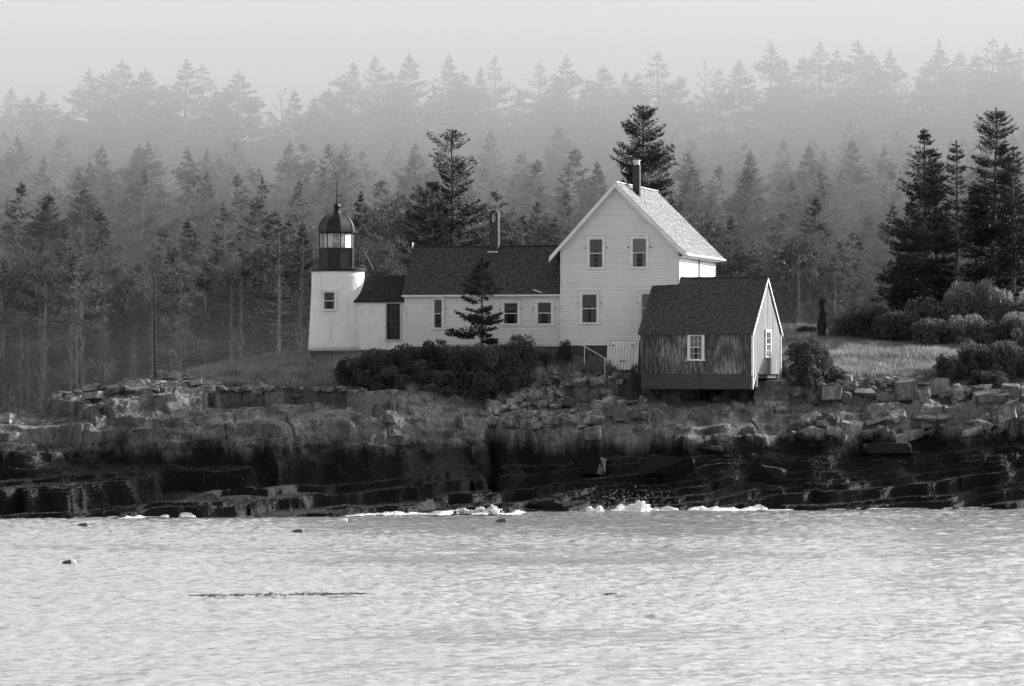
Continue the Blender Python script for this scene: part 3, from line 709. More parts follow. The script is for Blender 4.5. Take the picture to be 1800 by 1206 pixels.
while x < dg-.01:
    w_ = min(q.uniform(.16, .26), dg-x); xm = x+w_/2
    zt = zge+(zgr-.12-zge)*(1-abs(xm-dg/2)/(dg/2)); j = q.uniform(.002, .02)
    zt0 = zge+(zgr-.12-zge)*(1-abs(x-dg/2)/(dg/2)); zt1 = zge+(zgr-.12-zge)*(1-abs(x+w_-dg/2)/(dg/2))
    P0 = G.p(tg, x, 0)+nS*.001; P1 = P0+G.v*(w_-.012); zz = zgb-q.uniform(0, .05)
    m.hexa([P0+UP*zz, P0+nS*(.012+j)+UP*zz, P1+nS*(.012+j)+UP*zz, P1+UP*zz, P0+UP*zt0, P0+nS*(.012+j)+UP*zt0, P1+nS*(.012+j)+UP*zt1, P1+UP*zt1]); x += w_
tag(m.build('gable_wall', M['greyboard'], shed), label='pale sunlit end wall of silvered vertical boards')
pg = (zgr-zge)/(dg/2); m = MB()
A_ = [G.p(-.12,-.14,zge-.14*pg+.1), G.p(tg+.08,-.14,zge-.14*pg+.1), G.p(tg+.08,dg/2,zgr), G.p(-.12,dg/2,zgr)]
B_ = [A_[3], A_[2], G.p(tg+.08,dg+.14,zge-.14*pg+.1), G.p(-.12,dg+.14,zge-.14*pg+.1)]
m.slab(A_, .08); m.slab(B_, .08)
shingles(m, A_[0], A_[1], A_[2], A_[3], (A_[1]-A_[0]).cross(A_[3]-A_[0]).normalized(), h=.14, wd=.16, seed=12, lift=.02); sr = m.build('roof', M['shingle_d'], shed)
m = MB(); m.tube(A_[3]+UP*.02, A_[2]+UP*.02, .05, n=6); m.build('ridge_cap', M['shingle_k'], sr)
m = MB(); bar(m, A_[1], A_[2], nS*.003-UP*.0, nS, .17, .035); bar(m, B_[1], B_[2], nS*.003, nS, .17, .035)
bar(m, G.p(.0,0,zge), G.p(tg,0,zge), nG*.032, nG, .1, .03)
m.build('rake_board', M['trim'], sr)
m = MB(); m.box(G.p(tg-.03,0,zgb-.1)+nG*.03, G.u*.10, nG*.03, UP*(zge-zgb+.1)); m.box(G.p(tg,-.03,zgb-.1)+nS*.036, G.v*.11, nS*.02, UP*(zge-zgb+.1))
m.box(G.p(tg,dg-.1,zgb-.9)+nS*.036, G.v*.1, nS*.02, UP*(zge-zgb+.85)); m.build('corner_board', M['trim'], shed)
zsk = G.z(684, tg/2)
m = MB(); m.box(G.p(.03, .0, zsk), G.u*(tg-.05), G.v*.08, UP*(zgb-zsk-.03)); m.build('skirt_board', M['skirt'], shed)
m = MB(); m.box(G.p(tg-.07, .1, zsk+.0), G.u*.1, G.v*.1, UP*(zgb-zsk)); m.box(G.p(tg-.1, 1.1, zsk+.1), G.u*.1, G.v*.1, UP*(zgb-zsk-.1)); m.box(G.p(tg-.1, dg-.4, zsk+.3), G.u*.1, G.v*.1, UP*(zgb-zsk-.3))
m.tube(G.p(tg-.02, .15, zsk+.05), G.p(tg-.02, .8, zgb-.02), .05, n=6); m.build('support_post', M['trim'], shed)
m = MB(); m.box(G.p(.1, .3, zgb-.25), G.u*(tg-.2), G.v*(dg-.5), UP*.2); m.build('floor_frame', M['found'], shed)
t0, t1 = G.t(1213), G.t(1235)
window(shed, G, G.p(0,0,0)+nG*.022, G.u, nG, t0, t1, G.z(632, t0), G.z(589, t0), grid=(3, 4), cas=.12, hood=False, hooks=False)
d0, d1 = G.d(1344, tg), G.d(1352, tg)
window(shed, G, G.p(tg,0,0)+nS*.024, G.v, nS, d0, d1, G.z(627, tg, d0), G.z(583, tg, d0), grid=(2, 4), cas=.12, hood=False, hooks=False)

# ------------------------------------------------------------------ small things by the buildings
P = locate(273, 668, 196); P.z -= .3
fp = thing('flagpole', P, 'thin bare dark pole standing alone on the left crest', 'pole')
m = MB(); top = at(271, 485, P.y); m.tube(P, top, .06, .042, 8); m.build('pole', M['pole'], fp)
m = MB(); m.lathe(Vector((top.x, top.y, top.z)), [(.05, 0), (.06, .03), (.03, .09)], 8); m.build('finial', M['iron'], fp)
m = MB(); m.lathe(P, [(.14, 0), (.12, .42)], 8); m.build('base', M['iron'], fp)
yr = 201.2; a = at(1024, 607, yr); b = at(1064, 630, yr-.6); m = MB()
hr = thing('handrail', at(1040, 650, yr), 'thin pale pipe handrail sloping down beside the dark foundation', 'handrail')
m.path([a+Vector((-.12, 0, -.02)), a, b, b+Vector((0, 0, -.12))], [.022]*4); m.build('rail', M['trim'], hr)
for p in (a+Vector((.1,0,-.03)), b-Vector((.02,0,0))):
    m = MB(); m.tube(p, Vector((p.x, p.y, gz(p.x, p.y)-.2)), .022, n=6); m.build('post', M['trim'], hr)
# stone steps beside the shed
for i in range(6):
    px_ = 1352-i*1.5; P = at(px_+8, 668+i*9.0, 201.6-i*.38)
    m = MB(); wv = .95; j = random.uniform(-.1, .1); P.z = P.z-.03
    q = [(-wv+j,-.3),( wv+j,-.36),(wv+j+.06,.3),(-wv+j+.05,.36)]
    m.hexa([P+Vector((x_,y_,-.32)) for x_, y_ in q]+[P+Vector((x_*.98,y_*.98,random.uniform(-.015,.015))) for x_, y_ in q])
    lab = ['topmost flat step of the short flight beside the shed', 'second step from the top beside the shed', 'third step down beside the shed', 'fourth step down below the shed corner', 'fifth step down, cracked slab below the shed', 'lowest flat step where the flight meets the ledge'][i]
    o = m.build('stone_step', M['rock']); tag(o, lab, 'step', 'flat steps rising beside the shed')
# weathered stump on the right
P = locate(1443, 572, 210); 
P = at(1443, 572, 219.5); P.z = gz(P.x, P.y)-.1
hh = at(1443, 526, 219.5).z-P.z
m = MB(); q = random.Random(4)
prof = [(.34, 0), (.30, .2), (.33, .42), (.26, .55), (.24, .68), (.15, .78), (.19, .88), (.26, .95), (.16, 1)]
k = 12
m.lathe(P, [(r*.72, z*hh) for r, z in prof], k)
for i in range(len(m.v)):
    v = m.v[i]; s = q.uniform(.5, 1.4); m.v[i] = (P.x+(v[0]-P.x)*s+.03*(v[2]-P.z), P.y+(v[1]-P.y)*s, v[2]+q.uniform(-.14, .14))
st = thing('tree_stump', P, 'weathered broken stump standing up left of the hedge, dark against the fog', 'stump')
m.build('trunk', M['pole'], st)
m = MB(); m.tube(P+UP*hh*.5, P+Vector((.35, 0, hh*.62)), .06, .03, 6); m.build('snag', M['pole'], st)
m = MB(); m.tube(P+UP*hh*.9, P+Vector((.28, .1, hh*.93)), .05, .03, 6); m.build('snag', M['pole'], st)

# ------------------------------------------------------------------ boulders
def rock_mesh(seed, n=13):
    q = random.Random(seed); bm = bmesh.new()
    if seed % 4 == 0:
        for a_ in (-1, 1):
            for b_ in (-1, 1):
                for c_ in (-1, 1): bm.verts.new((a_*.5*q.uniform(.7, 1.02), b_*.5*q.uniform(.7, 1.0), c_*.5*q.uniform(.6, 1.0)))
        n = 4
    for i in range(n):
        v = Vector((q.uniform(-1,1), q.uniform(-1,1), q.uniform(-1,1)))
        mx = .45*max(abs(v.x), abs(v.y), abs(v.z))+.5*v.length; v = v/mx*q.uniform(.8, 1.0)
        bm.verts.new((v.x*.5, v.y*.5, v.z*.5))
    r = bmesh.ops.convex_hull(bm, input=bm.verts)
    bmesh.ops.delete(bm, geom=[g for g in r['geom_interior'] if isinstance(g, bmesh.types.BMVert)], context='VERTS')
    bmesh.ops.dissolve_limit(bm, angle_limit=R(14), verts=bm.verts, edges=bm.edges)
    bmesh.ops.bevel(bm, geom=list(bm.edges), offset=.022, segments=2, affect='EDGES', profile=.6)
    bmesh.ops.triangulate(bm, faces=bm.faces); 
    bmesh.ops.subdivide_edges(bm, edges=[e for e in bm.edges if e.calc_length() > .2], cuts=2, use_grid_fill=True)
    for v in bm.verts:
        v.co += Vector((q.uniform(-1,1), q.uniform(-1,1), q.uniform(-1,1)))*.010
    me = bpy.data.meshes.new('boulder_rock'); bm.to_mesh(me); bm.free(); me.materials.append(M['rock']); return me
RK = [rock_mesh(s, 10+s % 6) for s in range(14)]
_k = 0
def boulder(px, py, wpx, hpx, label, group, ymin=190., sink=.25, yaw=None, tilt=12, dpt=None, name='boulder'):
    """py is the rock's foot in the photo"""
    global _k
    _k += 1; q = random.Random(_k*13+5)
    P = locate(px, py, ymin); s = P.y/K; w_ = wpx*s; h_ = hpx*s
    o = link(name, RK[0 if g == 'dark blocks on the weed covered shore' and _k % 4 == 1 else _k % len(RK)], None, (P.x, P.y, P.z+h_*(.5-sink)))
    o.scale = (w_*1.08, (dpt or w_*q.uniform(.7, 1.0)), h_*1.1)
    o.rotation_euler = (R(q.uniform(-tilt, tilt)), R(q.uniform(-tilt, tilt)), R(q.uniform(-30, 30) if yaw is None else yaw))
    return tag(o, label, 'rock', group)
q = random.Random(21)
# talus between the bushes and the shed
g = 'loose boulders tumbled below the house and shed'; lab = 'grey angular boulder tumbled on the slope below the tall house'
for i in range(112):
    px = q.uniform(845, 1150); t = q.random(); lo = 700-.02*(px-850) if px < 950 else 668; hi = 758-.055*(px-850)
    py = lo+(hi-lo)*t; s = q.uniform(11, 19)+t*13
    boulder(px, py, s, s*q.uniform(.5, .85), lab, g, 192)
for px, py, w_, h_, l in [(1325*0+1000, 748, 40, 27, 'wide block at the foot of the boulder slope left of centre'), (1042,747,44,24,'long low block at the foot of the boulder slope'), (960,750,30,24,'blocky boulder at the lower left foot of the boulder slope'), (1098,738,46,16,'flat pale slab leaning at the right foot of the boulder slope'), (685,743,36,26,'tilted streaked block lodged in the ledge below the bushes'), (1065,700,26,22,'upright boulder halfway up the boulder slope'), (938,750,26,18,'small pale boulder at the lower left end of the slope')]:
    boulder(px, py, w_, h_, l, None, 190)
# rim of stones under the grass on the left
g = 'stones along the rim left of the lighthouse'; lab = 'stone in the broken rim along the left crest'
for i in range(70):
    px = q.uniform(90, 640); base = np.interp(px, [90, 180, 270, 330, 400, 470, 560, 640], [700, 692, 690, 676, 692, 698, 700, 702])
    py = base+q.uniform(-14, 4); s = q.uniform(12, 26) if px < 360 else q.uniform(8, 18)
    boulder(px, py, s, s*q.uniform(.4, .7), lab, g, 191, .3)
for px, py, w_, h_, l in [(165,702,34,16,'rounded stone standing on the left ledge'), (237,686,36,11,'flat slab on the left crest beside the pole'), (210,690,50,14,'long flat slab resting on the left crest'), (300,683,26,18,'pale stone just right of the thin pole'), (155,686,30,12,'thin slab tipped on the far left crest'), (180,719,16,14,'small bright block perched on the left ledge'), (12,742,22,18,'bright stone at the far left edge'), (390,697,28,14,'smooth flat stone below the left grass')]:
    boulder(px, py, w_, h_, l, None, 188)
# wall of big stones right of the shed
g = 'stones of the rough wall on the right'; lab = 'stone in the rough dry wall right of the shed'
x = 1392
for w_, h_, l in [(22,22,'leftmost upright stone of the right wall'),(28,20,'rounded stone second in the right wall'),(36,24,'broad stone third in the right wall'),(20,20,'small pale stone in the right wall between two broad ones'),(42,24,'long rectangular stone in the right wall'),(34,20,'egg-shaped stone in the right wall'),(38,38,'tallest squared stone of the right wall'),(26,32,'upright rounded stone right of the tallest one'),(32,38,'large pointed stone toward the right end of the wall'),(28,26,'dark tilted stone closing the right wall')]:
    boulder(x+w_/2, 710-(x-1392)*.01, w_*1.05, h_*1.15, l, 'big stones at the foot of the right wall', 198, .12, 0, 5); x += w_
for i in range(46):
    px = q.uniform(1400, 1640); py = q.uniform(668, 692); s = q.uniform(13, 26)
    boulder(px, py, s, s*q.uniform(.45, .75), lab, g, 199, .2)
g = 'stones strewn along the upper right shore'; lab = 'stone below the bushes at the far right'
for i in range(30):
    px = q.uniform(1640, 1810); py = q.uniform(690, 708); s = q.uniform(16, 34)
    boulder(px, py, s, s*q.uniform(.5, .8), lab, g, 198, .2)
boulder(1726, 690, 28, 19, 'pale squared stone under the far right bushes', None, 199)
# slabs strewn on the right ledge
g = 'tilted slabs strewn over the right ledge'; lab = 'tilted slab on the right ledge above the dark rocks'
for i in range(44):
    px = q.uniform(1390, 1810); py = q.uniform(735, 778); s = q.uniform(14, 44)
    boulder(px, py, s, s*q.uniform(.28, .55), lab, g, 193, .25, None, 24)
for px, py, w_, h_, l in [(1427,776,60,26,'dark long tilted block on the right ledge'),(1498,762,40,26,'bright pyramid-shaped block in the middle of the right ledge'),(1576,738,38,28,'tilted block leaning in front of the right wall'),(1480,782,24,18,'small pale wedge beside the dark tilted block'),(1530,775,44,24,'slanting slab right of the pyramid-shaped block'),(1590,775,60,16,'long sloping slab toward the right'),(1550,768,20,20,'bright ragged stone among the right slabs')]:
    boulder(px, py, w_, h_, l, None, 192, .2, None, 20)
_k = 1
g = 'dark blocks on the weed covered shore'
for px, py, w_, h_, l in [(1165,836,120,50,'biggest dark square-edged block on the shore below the shed'),(1350,840,84,34,'dark wedge block with pale right end on the shore'),(1034,830,56,34,'black block left of the biggest shore block'),(1042,797,30,24,'pale leaning flake above the black shore block'),(1245,800,60,26,'dark block right of the biggest shore block'),(965,893,70,18,'smooth black rock lapped by foam at the waterline'),(1560,800,90,24,'dark block under the pale slabs on the right shore')]:
    boulder(px, py, w_, h_, l, g, 184, .3, None, 9, dpt=w_*.016)
# fine rubble heap
g = 'shards of the rubble heap below the tall house'; lab = 'small shard in the rubble heap under the house'
for i in range(120):
    px = q.gauss(1000, 34); py = q.uniform(656, 690); s = q.uniform(6, 12)
    if 930 < px < 1110: boulder(px, py, s, s*q.uniform(.35, .7), lab, g, 195, .2, None, 30, name='rock_shard')

# ------------------------------------------------------------------ foliage
def tris(P, D, Wd, L, W):
    """triangles at P along D (unit), width axis Wd, length L, width W"""
    n = len(P); V = np.empty((n, 3, 3)); V[:, 0] = P-Wd*(W[:, None]/2); V[:, 1] = P+Wd*(W[:, None]/2); V[:, 2] = P+D*L[:, None]
    return V.reshape(-1, 3), np.arange(n*3).reshape(-1, 3)
def unit(v): return v/np.maximum(np.linalg.norm(v, axis=1, keepdims=True), 1e-6)
def spruce(seed, h, zlo, prof, nw=26, nb=6, nt=26, ts=.3, lean=0., droop=.25, gap=.15, up=.5, bare=0.0):
    """crown triangles and trunk of a conifer; prof(zrel)->(left,right) reach in metres"""
    r = np.random.default_rng(seed); P = []; D = []; Lh = []; Wd = []; tr = MB()
    tp = []
    nseg = 9; bx = 0.
    for i in range(nseg+1):
        f = i/nseg; bx += r.normal(0, .012*h/nseg*2) if i else 0; tp.append(Vector((bx+lean*f*h, r.normal(0, .01*h/nseg), f*h)))
    rad = [max(.02, .016*h*(1-f/nseg)**.85+.012) for f in range(nseg+1)]
    for i in range(nseg): tr.tube(tp[i], tp[i+1], rad[i], rad[i+1], 6, False)
    def axis(z):
        f = np.clip(z/h*nseg, 0, nseg-1e-4); i = int(f); return tp[i].lerp(tp[i+1], f-i)
    z = zlo
    while z < h*.99:
        zr = z/h; l, rr = prof(zr); step = (h-zlo)/nw*r.uniform(.6, 1.4)*(1.25-.6*zr); z0 = z; z += step
        if r.random() < gap*.5: continue
        n = max(3, int(nb*r.uniform(.7, 1.3)))
        for k in range(n):
            if r.random() < gap: continue
            az = r.uniform(0, 2*math.pi); c = math.cos(az); reach = (rr*(1+c)/2+l*(1-c)/2)*r.uniform(*((.75, 1.12) if abs(c) > .6 else (.55, 1.05)))
            if c > .55 or c < -.55: reach *= 1.0
            reach = max(reach, .08)
            a = np.array(axis(z0+r.uniform(-.3, .3)*step))
            slope = up*(zr-.35)*1.2-droop*(1-zr)+r.normal(0, .08)
            dirh = np.array([c, math.sin(az), 0])
            m_ = max(4, int(nt*(.25+reach/2.4)))
            t = r.uniform(.12+bare, 1.0, m_)**.75
            hgt = slope*t*reach+.22*reach*t*t
            wl = reach*.30*(1-.55*t)+.08
            sd_ = r.uniform(-1, 1, m_); side = np.array([-dirh[1], dirh[0], 0])
            pp = a+dirh*(t*reach)[:, None]+side*(sd_*wl)[:, None]+np.array([0, 0, 1])*(hgt-r.random(m_)*.10*reach-.04)[:, None]
            dd = unit(dirh*1.0+side*(sd_*.9)[:, None]+r.normal(0, .35, (m_, 3))+np.array([0, 0, -.15]))
            P.append(pp); D.append(dd); k_ = 1-.55*zr**2; Lh.append(k_*ts*r.uniform(.6, 1.4, m_)); Wd.append(k_*ts*.42*r.uniform(.6, 1.3, m_))
            e = a+dirh*reach*.8; tr.tube(tuple(a), (e[0], e[1], a[2]+slope*reach*.8+.14*reach), .012+.012*reach, .006, 3, False)
    # leader tuft
    m_ = int(nt*1.2); zz = h-r.random(m_)*h*.07; ax = np.array([tuple(axis(min(q, h*.999))) for q in zz])
    P.append(ax); D.append(unit(np.stack([r.normal(0, .6, m_), r.normal(0, .6, m_), np.full(m_, .8)], 1))); Lh.append(ts*.5*np.ones(m_)); Wd.append(ts*.22*np.ones(m_))
    P = np.concatenate(P); D = np.concatenate(D); Lh = np.concatenate(Lh); Wd = np.concatenate(Wd)
    Wx = unit(np.cross(D, unit(r.normal(0, 1, (len(P), 3))+np.array([0, 0, .6]))))
    V, Fc = tris(P, D, Wx, Lh, Wd)
    V2, F2 = tris(P+D*(Lh*.25)[:, None], unit(D+r.normal(0, .5, D.shape)), unit(np.cross(D, Wx)+Wx*.3), Lh*.85, Wd)
    return np.concatenate([V, V2]), np.concatenate([Fc, F2+len(V)]), tr
def trmesh(tr, name='bark_trunk', mt='bark'):
    me = bpy.data.meshes.new(name); me.from_pydata(tr.v, [], tr.f); me.materials.append(M[mt]); me.update(); return me
def traced_tree(px0, Y, rows, label, seed, group=None, base=None, name='spruce_tree', **kw):
    """a near tree: rows of (photo row, left px, right px) give its reach"""
    s = Y/K; X = (px0-900)*s; zg = gz(X, Y)-.2 if base is None else base
    zt = CZ-(rows[0][0]-HY)*s; h = zt-zg
    zr = [(CZ-(r_[0]-HY)*s-zg)/h for r_ in rows][::-1]; Lr = [max(.1, (px0-r_[1])*s) for r_ in rows][::-1]; Rr = [max(.1, (r_[2]-px0)*s) for r_ in rows][::-1]
    pf = lambda z: (float(np.interp(z, zr, Lr)), float(np.interp(z, zr, Rr)))
    zlo = max(.1*h, (CZ-(rows[-1][0]-HY)*s-zg))
    V, Fc, tr = spruce(seed, h, zlo, pf, **kw)
    t = thing(name, (X, Y, zg), label, 'tree', group)
    link('crown', npmesh('spruce_crown', V, Fc, M['needle']), t); link('trunk', trmesh(tr), t)
    return t
near = dict(nw=30, nb=8, nt=64, ts=.22)
traced_tree(794, 216, [(228,790,800),(245,774,812),(262,752,834),(280,750,812),(300,758,834),(320,776,838),(345,772,822),(365,768,848),(385,758,858),(405,752,862),(430,748,862),(470,750,860)], 'tall dark windswept spruce behind the low wing, next to its thin chimney', 101, **{**near, 'nw': 26, 'gap': .28, 'droop': .1, 'up': .6})
traced_tree(757, 213, [(320,750,764),(340,728,775),(360,715,780),(385,716,785),(410,704,778),(425,690,775),(440,686,770),(455,708,764),(480,698,750)], 'shorter dark spruce leaning left beside the tall windswept one', 102, **{**near, 'nw': 22, 'gap': .2})
traced_tree(1134, 224, [(187,1128,1142),(200,1114,1158),(215,1110,1152),(228,1098,1168),(240,1095,1168),(250,1104,1174),(262,1094,1178),(280,1080,1184),(300,1084,1194),(318,1104,1182),(350,1090,1190)], 'lone dark spruce rising behind the tall house chimney', 103, **{**near, 'nw': 24, 'gap': .15, 'nt': 80})
traced_tree(847, 200.3, [(455,846,857),(470,838,864),(490,822,870),(505,808,876),(517,804,884),(532,806,872),(547,816,882),(562,784,878),(575,780,886),(588,790,882),(598,830,870)], 'small tiered spruce growing in front of the low wing', 104, **{**near, 'nw': 14, 'nb': 7, 'gap': .2, 'ts': .2, 'nt': 110, 'droop': .12})
G5 = None
traced_tree(1624, 222, [(228,1621,1630),(250,1612,1640),(262,1597,1648),(290,1594,1650),(320,1592,1655),(337,1580,1660),(370,1580,1665),(400,1558,1670),(430,1546,1670),(455,1535,1675),(480,1548,1675),(505,1533,1680),(530,1550,1680)], 'dark full spruce leftmost in the right clump, low boughs reaching left', 105, **{**near, 'nb': 9})
traced_tree(1648, 227, [(268,1642,1654),(300,1632,1666),(350,1626,1672),(400,1622,1678),(500,1615,1680),(540,1620,1680)], 'slim spruce tucked behind the leftmost one of the right clump', 106, **{**near, 'gap': .2, 'nt': 56})
traced_tree(1681, 221, [(248,1678,1684),(275,1666,1694),(300,1662,1700),(350,1656,1704),(400,1652,1706),(450,1652,1708),(520,1650,1710)], 'thin half-bare spruce with pointed top in the middle of the right clump', 107, **{**near, 'gap': .28, 'nt': 60})
traced_tree(1746, 225, [(190,1741,1751),(200,1728,1764),(215,1716,1768),(235,1708,1782),(260,1712,1766),(290,1704,1784),(320,1700,1790),(370,1694,1792),(420,1690,1798),(520,1690,1804)], 'tallest spruce of the right clump with broad layered crown', 108, **{**near, 'gap': .12, 'nb': 11, 'nw': 34})
traced_tree(1782, 219, [(258,1778,1788),(290,1764,1802),(340,1758,1806),(420,1752,1815),(520,1750,1815)], 'spruce at the right edge in front of the tallest one', 109, **{**near, 'gap': .15, 'nt': 60, 'nb': 9})
traced_tree(1716, 230, [(330,1711,1722),(360,1700,1735),(420,1692,1742),(520,1685,1748)], 'short spruce filling the gap behind the half-bare one', 110, **{**near, 'gap': .25, 'nt': 44})
traced_tree(1838, 224, [(250,1833,1843),(300,1812,1860),(380,1795,1880),(460,1785,1890),(540,1785,1890)], 'spruce at the far right cut off by the picture edge', 111, **{**near, 'gap': .2, 'nt': 50})

traced_tree(1600, 229, [(345,1596,1604),(390,1578,1618),(440,1566,1630),(500,1560,1640),(545,1560,1640)], 'short dark spruce half hidden at the left back of the right clump', 112, **{**near, 'gap': .2, 'nt': 50})
traced_tree(1765, 230, [(262,1761,1769),(310,1745,1788),(380,1735,1800),(460,1730,1805),(545,1730,1805)], 'dense spruce behind the tallest one at the right', 113, **{**near, 'gap': .15, 'nt': 56})
# shrubs
def shrub_mesh(seed, n=9000, mt='leaf', ls=.15):
    r = np.random.default_rng(seed); nl = 34
    az = r.uniform(0, 2*math.pi, nl); rr = np.sqrt(r.random(nl))*.62; zc = r.uniform(.1, .78, nl); rr = rr*np.sqrt(np.clip(1.15-zc, 0, 1))*1.15; rad = r.uniform(.12, .26, nl)
    C = np.stack([np.cos(az)*rr, np.sin(az)*rr, zc], 1)
    k = r.integers(0, nl, n); d = unit(r.normal(0, 1, (n, 3))); rho = rad[k]*r.uniform(.55, 1.08, n)**.5
    P = C[k]+d*rho[:, None]*np.array([1, 1, .85]); P[:, 2] = np.abs(P[:, 2])
    D = unit(d+r.normal(0, .6, (n, 3))+np.array([0, 0, .4])); Wx = unit(np.cross(D, r.normal(0, 1, (n, 3))))
    L = ls*r.uniform(.4, 1.1, n)*.55; Wv = L*.6
    V = np.empty((n, 4, 3)); V[:, 0] = P; V[:, 1] = P+D*(L*.5)[:, None]+Wx*(Wv*.5)[:, None]; V[:, 2] = P+D*L[:, None]; V[:, 3] = P+D*(L*.5)[:, None]-Wx*(Wv*.5)[:, None]
    st = MB()
    for i in range(nl): st.path([(0, 0, 0), (C[i][0]*.5, C[i][1]*.5, zc[i]*.6), tuple(C[i])], [.012, .008, .003], 4)
    return npmesh('shrub_leaves', V.reshape(-1, 3), np.arange(4*n).reshape(-1, 4), M[mt]), trmesh(st, 'shrub_stems')
SHR = {mt: [shrub_mesh(s, mt=mt) for s in sd_] for mt, sd_ in (('leaf_dark', (1, 2, 3)), ('leaf', (4, 5, 6)), ('leaf_pale', (7, 8)))}
_s = 0
def shrub(px, pyt, pyb, hw, Y, label, group=None, mt='leaf_dark', dscale=1.0):
    global _s
    _s += 1; s = Y/K; X = (px-900)*s; zb = max(CZ-(pyb-HY)*s, gz(X, Y)-.3); zb = min(zb, gz(X, Y)+.1); zt = CZ-(pyt-HY)*s
    t = thing('shrub', (X, Y, zb), label, 'shrub', group); a, b = SHR[mt][_s % len(SHR[mt])]
    t.scale = (hw*s/.85, hw*s*dscale/.85, max(.5, zt-zb)/.93); t.rotation_euler = (0, 0, _s*1.7)
    if dscale != 1: t.rotation_euler = (0, 0, 0)
    link('foliage', a, t); link('stem', b, t); return t
gp = 'dark bushes in front of the low wing'
for px, yt, yb, hw, Y, lab in [
 (618, 630, 684, 36, 197.6, 'leftmost dark bush below the lighthouse'), (662, 616, 688, 42, 198, 'dark bush below the passage'),
 (712, 606, 690, 42, 198.2, 'dark bush under the corner of low wing and passage'), (762, 600, 692, 42, 198.4, 'dark bush under the narrow window of the low wing'),
 (812, 612, 696, 42, 197.8, 'dark bush just left of the small spruce foot'), (862, 606, 696, 44, 197.8, 'dark bush at the foot of the small spruce'),
 (908, 592, 690, 44, 198.4, 'tallest dark bush under the square windows of the low wing'), (690, 645, 694, 40, 196.8, 'low dark bush on the ledge edge below the passage'),
 (770, 650, 700, 44, 196.8, 'low dark bush on the ledge edge in the middle of the thicket'), (842, 655, 702, 44, 196.9, 'low dark bush hanging over the ledge below the small spruce'),
 (905, 648, 698, 36, 197.2, 'low dark bush beside the top of the boulder slope'), (738, 632, 690, 40, 197.4, 'dark bush in the heart of the thicket'), (640, 650, 688, 30, 197, 'low bush at the left end of the thicket')]:
    shrub(px, yt, yb, hw, Y, lab, gp)
shrub(993, 600, 644, 17, 201.2, 'little dark bush against the tall house foundation', None, 'leaf_dark')
shrub(955, 618, 650, 18, 201, 'little dark bush below the end of the low wing', None, 'leaf_dark')
shrub(1118, 642, 672, 14, 199.6, 'little dark bush at the left corner of the shed', None, 'leaf_dark')
shrub(1421, 598, 684, 47, 201.2, 'round bush just right of the shed', None, 'leaf')
shrub(1466, 642, 676, 30, 201.6, 'low bush behind the left end of the stone wall', None, 'leaf')
shrub(1382, 632, 676, 12, 203.5, 'small pale bush between the shed and the round bush', None, 'leaf_pale')
gp = 'bushes of the hedge under the right spruces'
for px, yt, yb, hw, Y, lab, mt in [
 (1418, 574, 592, 24, 223, 'low bush at the foot of the stump', 'leaf_dark'), (1492, 548, 606, 42, 219, 'leftmost bush of the right hedge', 'leaf'), (1532, 540, 612, 46, 218, 'second bush of the right hedge', 'leaf'),
 (1580, 550, 616, 56, 216.6, 'wide low bush of the hedge under the boughs of the leftmost spruce', 'leaf'), (1618, 524, 616, 50, 218, 'bush of the hedge below the slim spruce', 'leaf'), (1668, 508, 612, 58, 218.6, 'tall pale bush of the hedge below the half-bare spruce', 'leaf_pale'),
 (1716, 498, 612, 60, 218, 'highest pale bush of the right hedge', 'leaf_pale'), (1770, 512, 612, 62, 217, 'pale bush of the hedge below the tallest spruce', 'leaf_pale'), (1822, 518, 612, 60, 216, 'hedge bush cut off by the picture edge', 'leaf_pale'),
 (1640, 562, 618, 52, 213.6, 'low front bush of the hedge below the half-bare spruce', 'leaf'), (1700, 556, 618, 46, 213.4, 'rounded front bush of the hedge, level with the tallest spruce', 'leaf_pale'), (1752, 566, 616, 40, 213.2, 'small front bush of the hedge near the right edge', 'leaf'), (1795, 552, 616, 48, 213.2, 'front hedge bush at the right picture edge', 'leaf_pale')]:
    shrub(px, yt, yb, hw, Y, lab, gp, mt)
gp = 'bushes at the lower right above the shore stones'
for px, yt, yb, hw, Y, lab in [(1672, 622, 684, 36, 203.5, 'leftmost of the lower right bushes'), (1712, 604, 688, 44, 204.2, 'tallest of the lower right bushes'), (1766, 602, 688, 44, 204.4, 'lower right bush just inside the picture edge'), (1812, 604, 690, 40, 204.6, 'lower right bush cut by the picture edge'), (1740, 652, 694, 46, 202.6, 'low front bush above the pale squared stone')]:
    shrub(px, yt, yb, hw, Y, lab, gp, 'leaf')

# grass
def grass_mesh(N, seed, ok, hgt, name):
    r = np.random.default_rng(seed); P = []
    X = r.uniform(-26, 32, N*4); Y = r.uniform(195.5, 232, N*4)
    j = np.clip(np.searchsorted(xs, X), 0, len(xs)-1); i = np.clip(np.searchsorted(ys, Y), 0, len(ys)-1)
    Z = GZ[i, j]; So = GS[i, j]; px = 900+K*X/Y; py = HY+(CZ-Z)*K/Y
    k = (So > .6) & ok(px, py, X, Y); X, Y, Z = X[k][:N], Y[k][:N], Z[k][:N]; n = len(X)
    h = hgt*r.uniform(.5, 1.3, n)*(1+.5*fbm(X*.8, Y*.8, 91)); P = np.stack([X, Y, Z-.04], 1)
    D = unit(np.stack([r.normal(-.12, .35, n), r.normal(0, .35, n), np.ones(n)], 1)); Wx = unit(np.stack([np.ones(n), r.normal(0, .6, n), np.zeros(n)], 1))
    V, Fc = tris(P, D, Wx, h, .035+.03*r.random(n))
    return npmesh(name, V, Fc, M['grass'])
inside = lambda px, py: ((px > 330) & (px < 1140)) | (px > 1350)
me = grass_mesh(150000, 5, lambda px, py, X, Y: inside(px, py) & (Y < 228) & ~((px > 545) & (px < 1130) & (Y > 202)), .34, 'grass_blades')
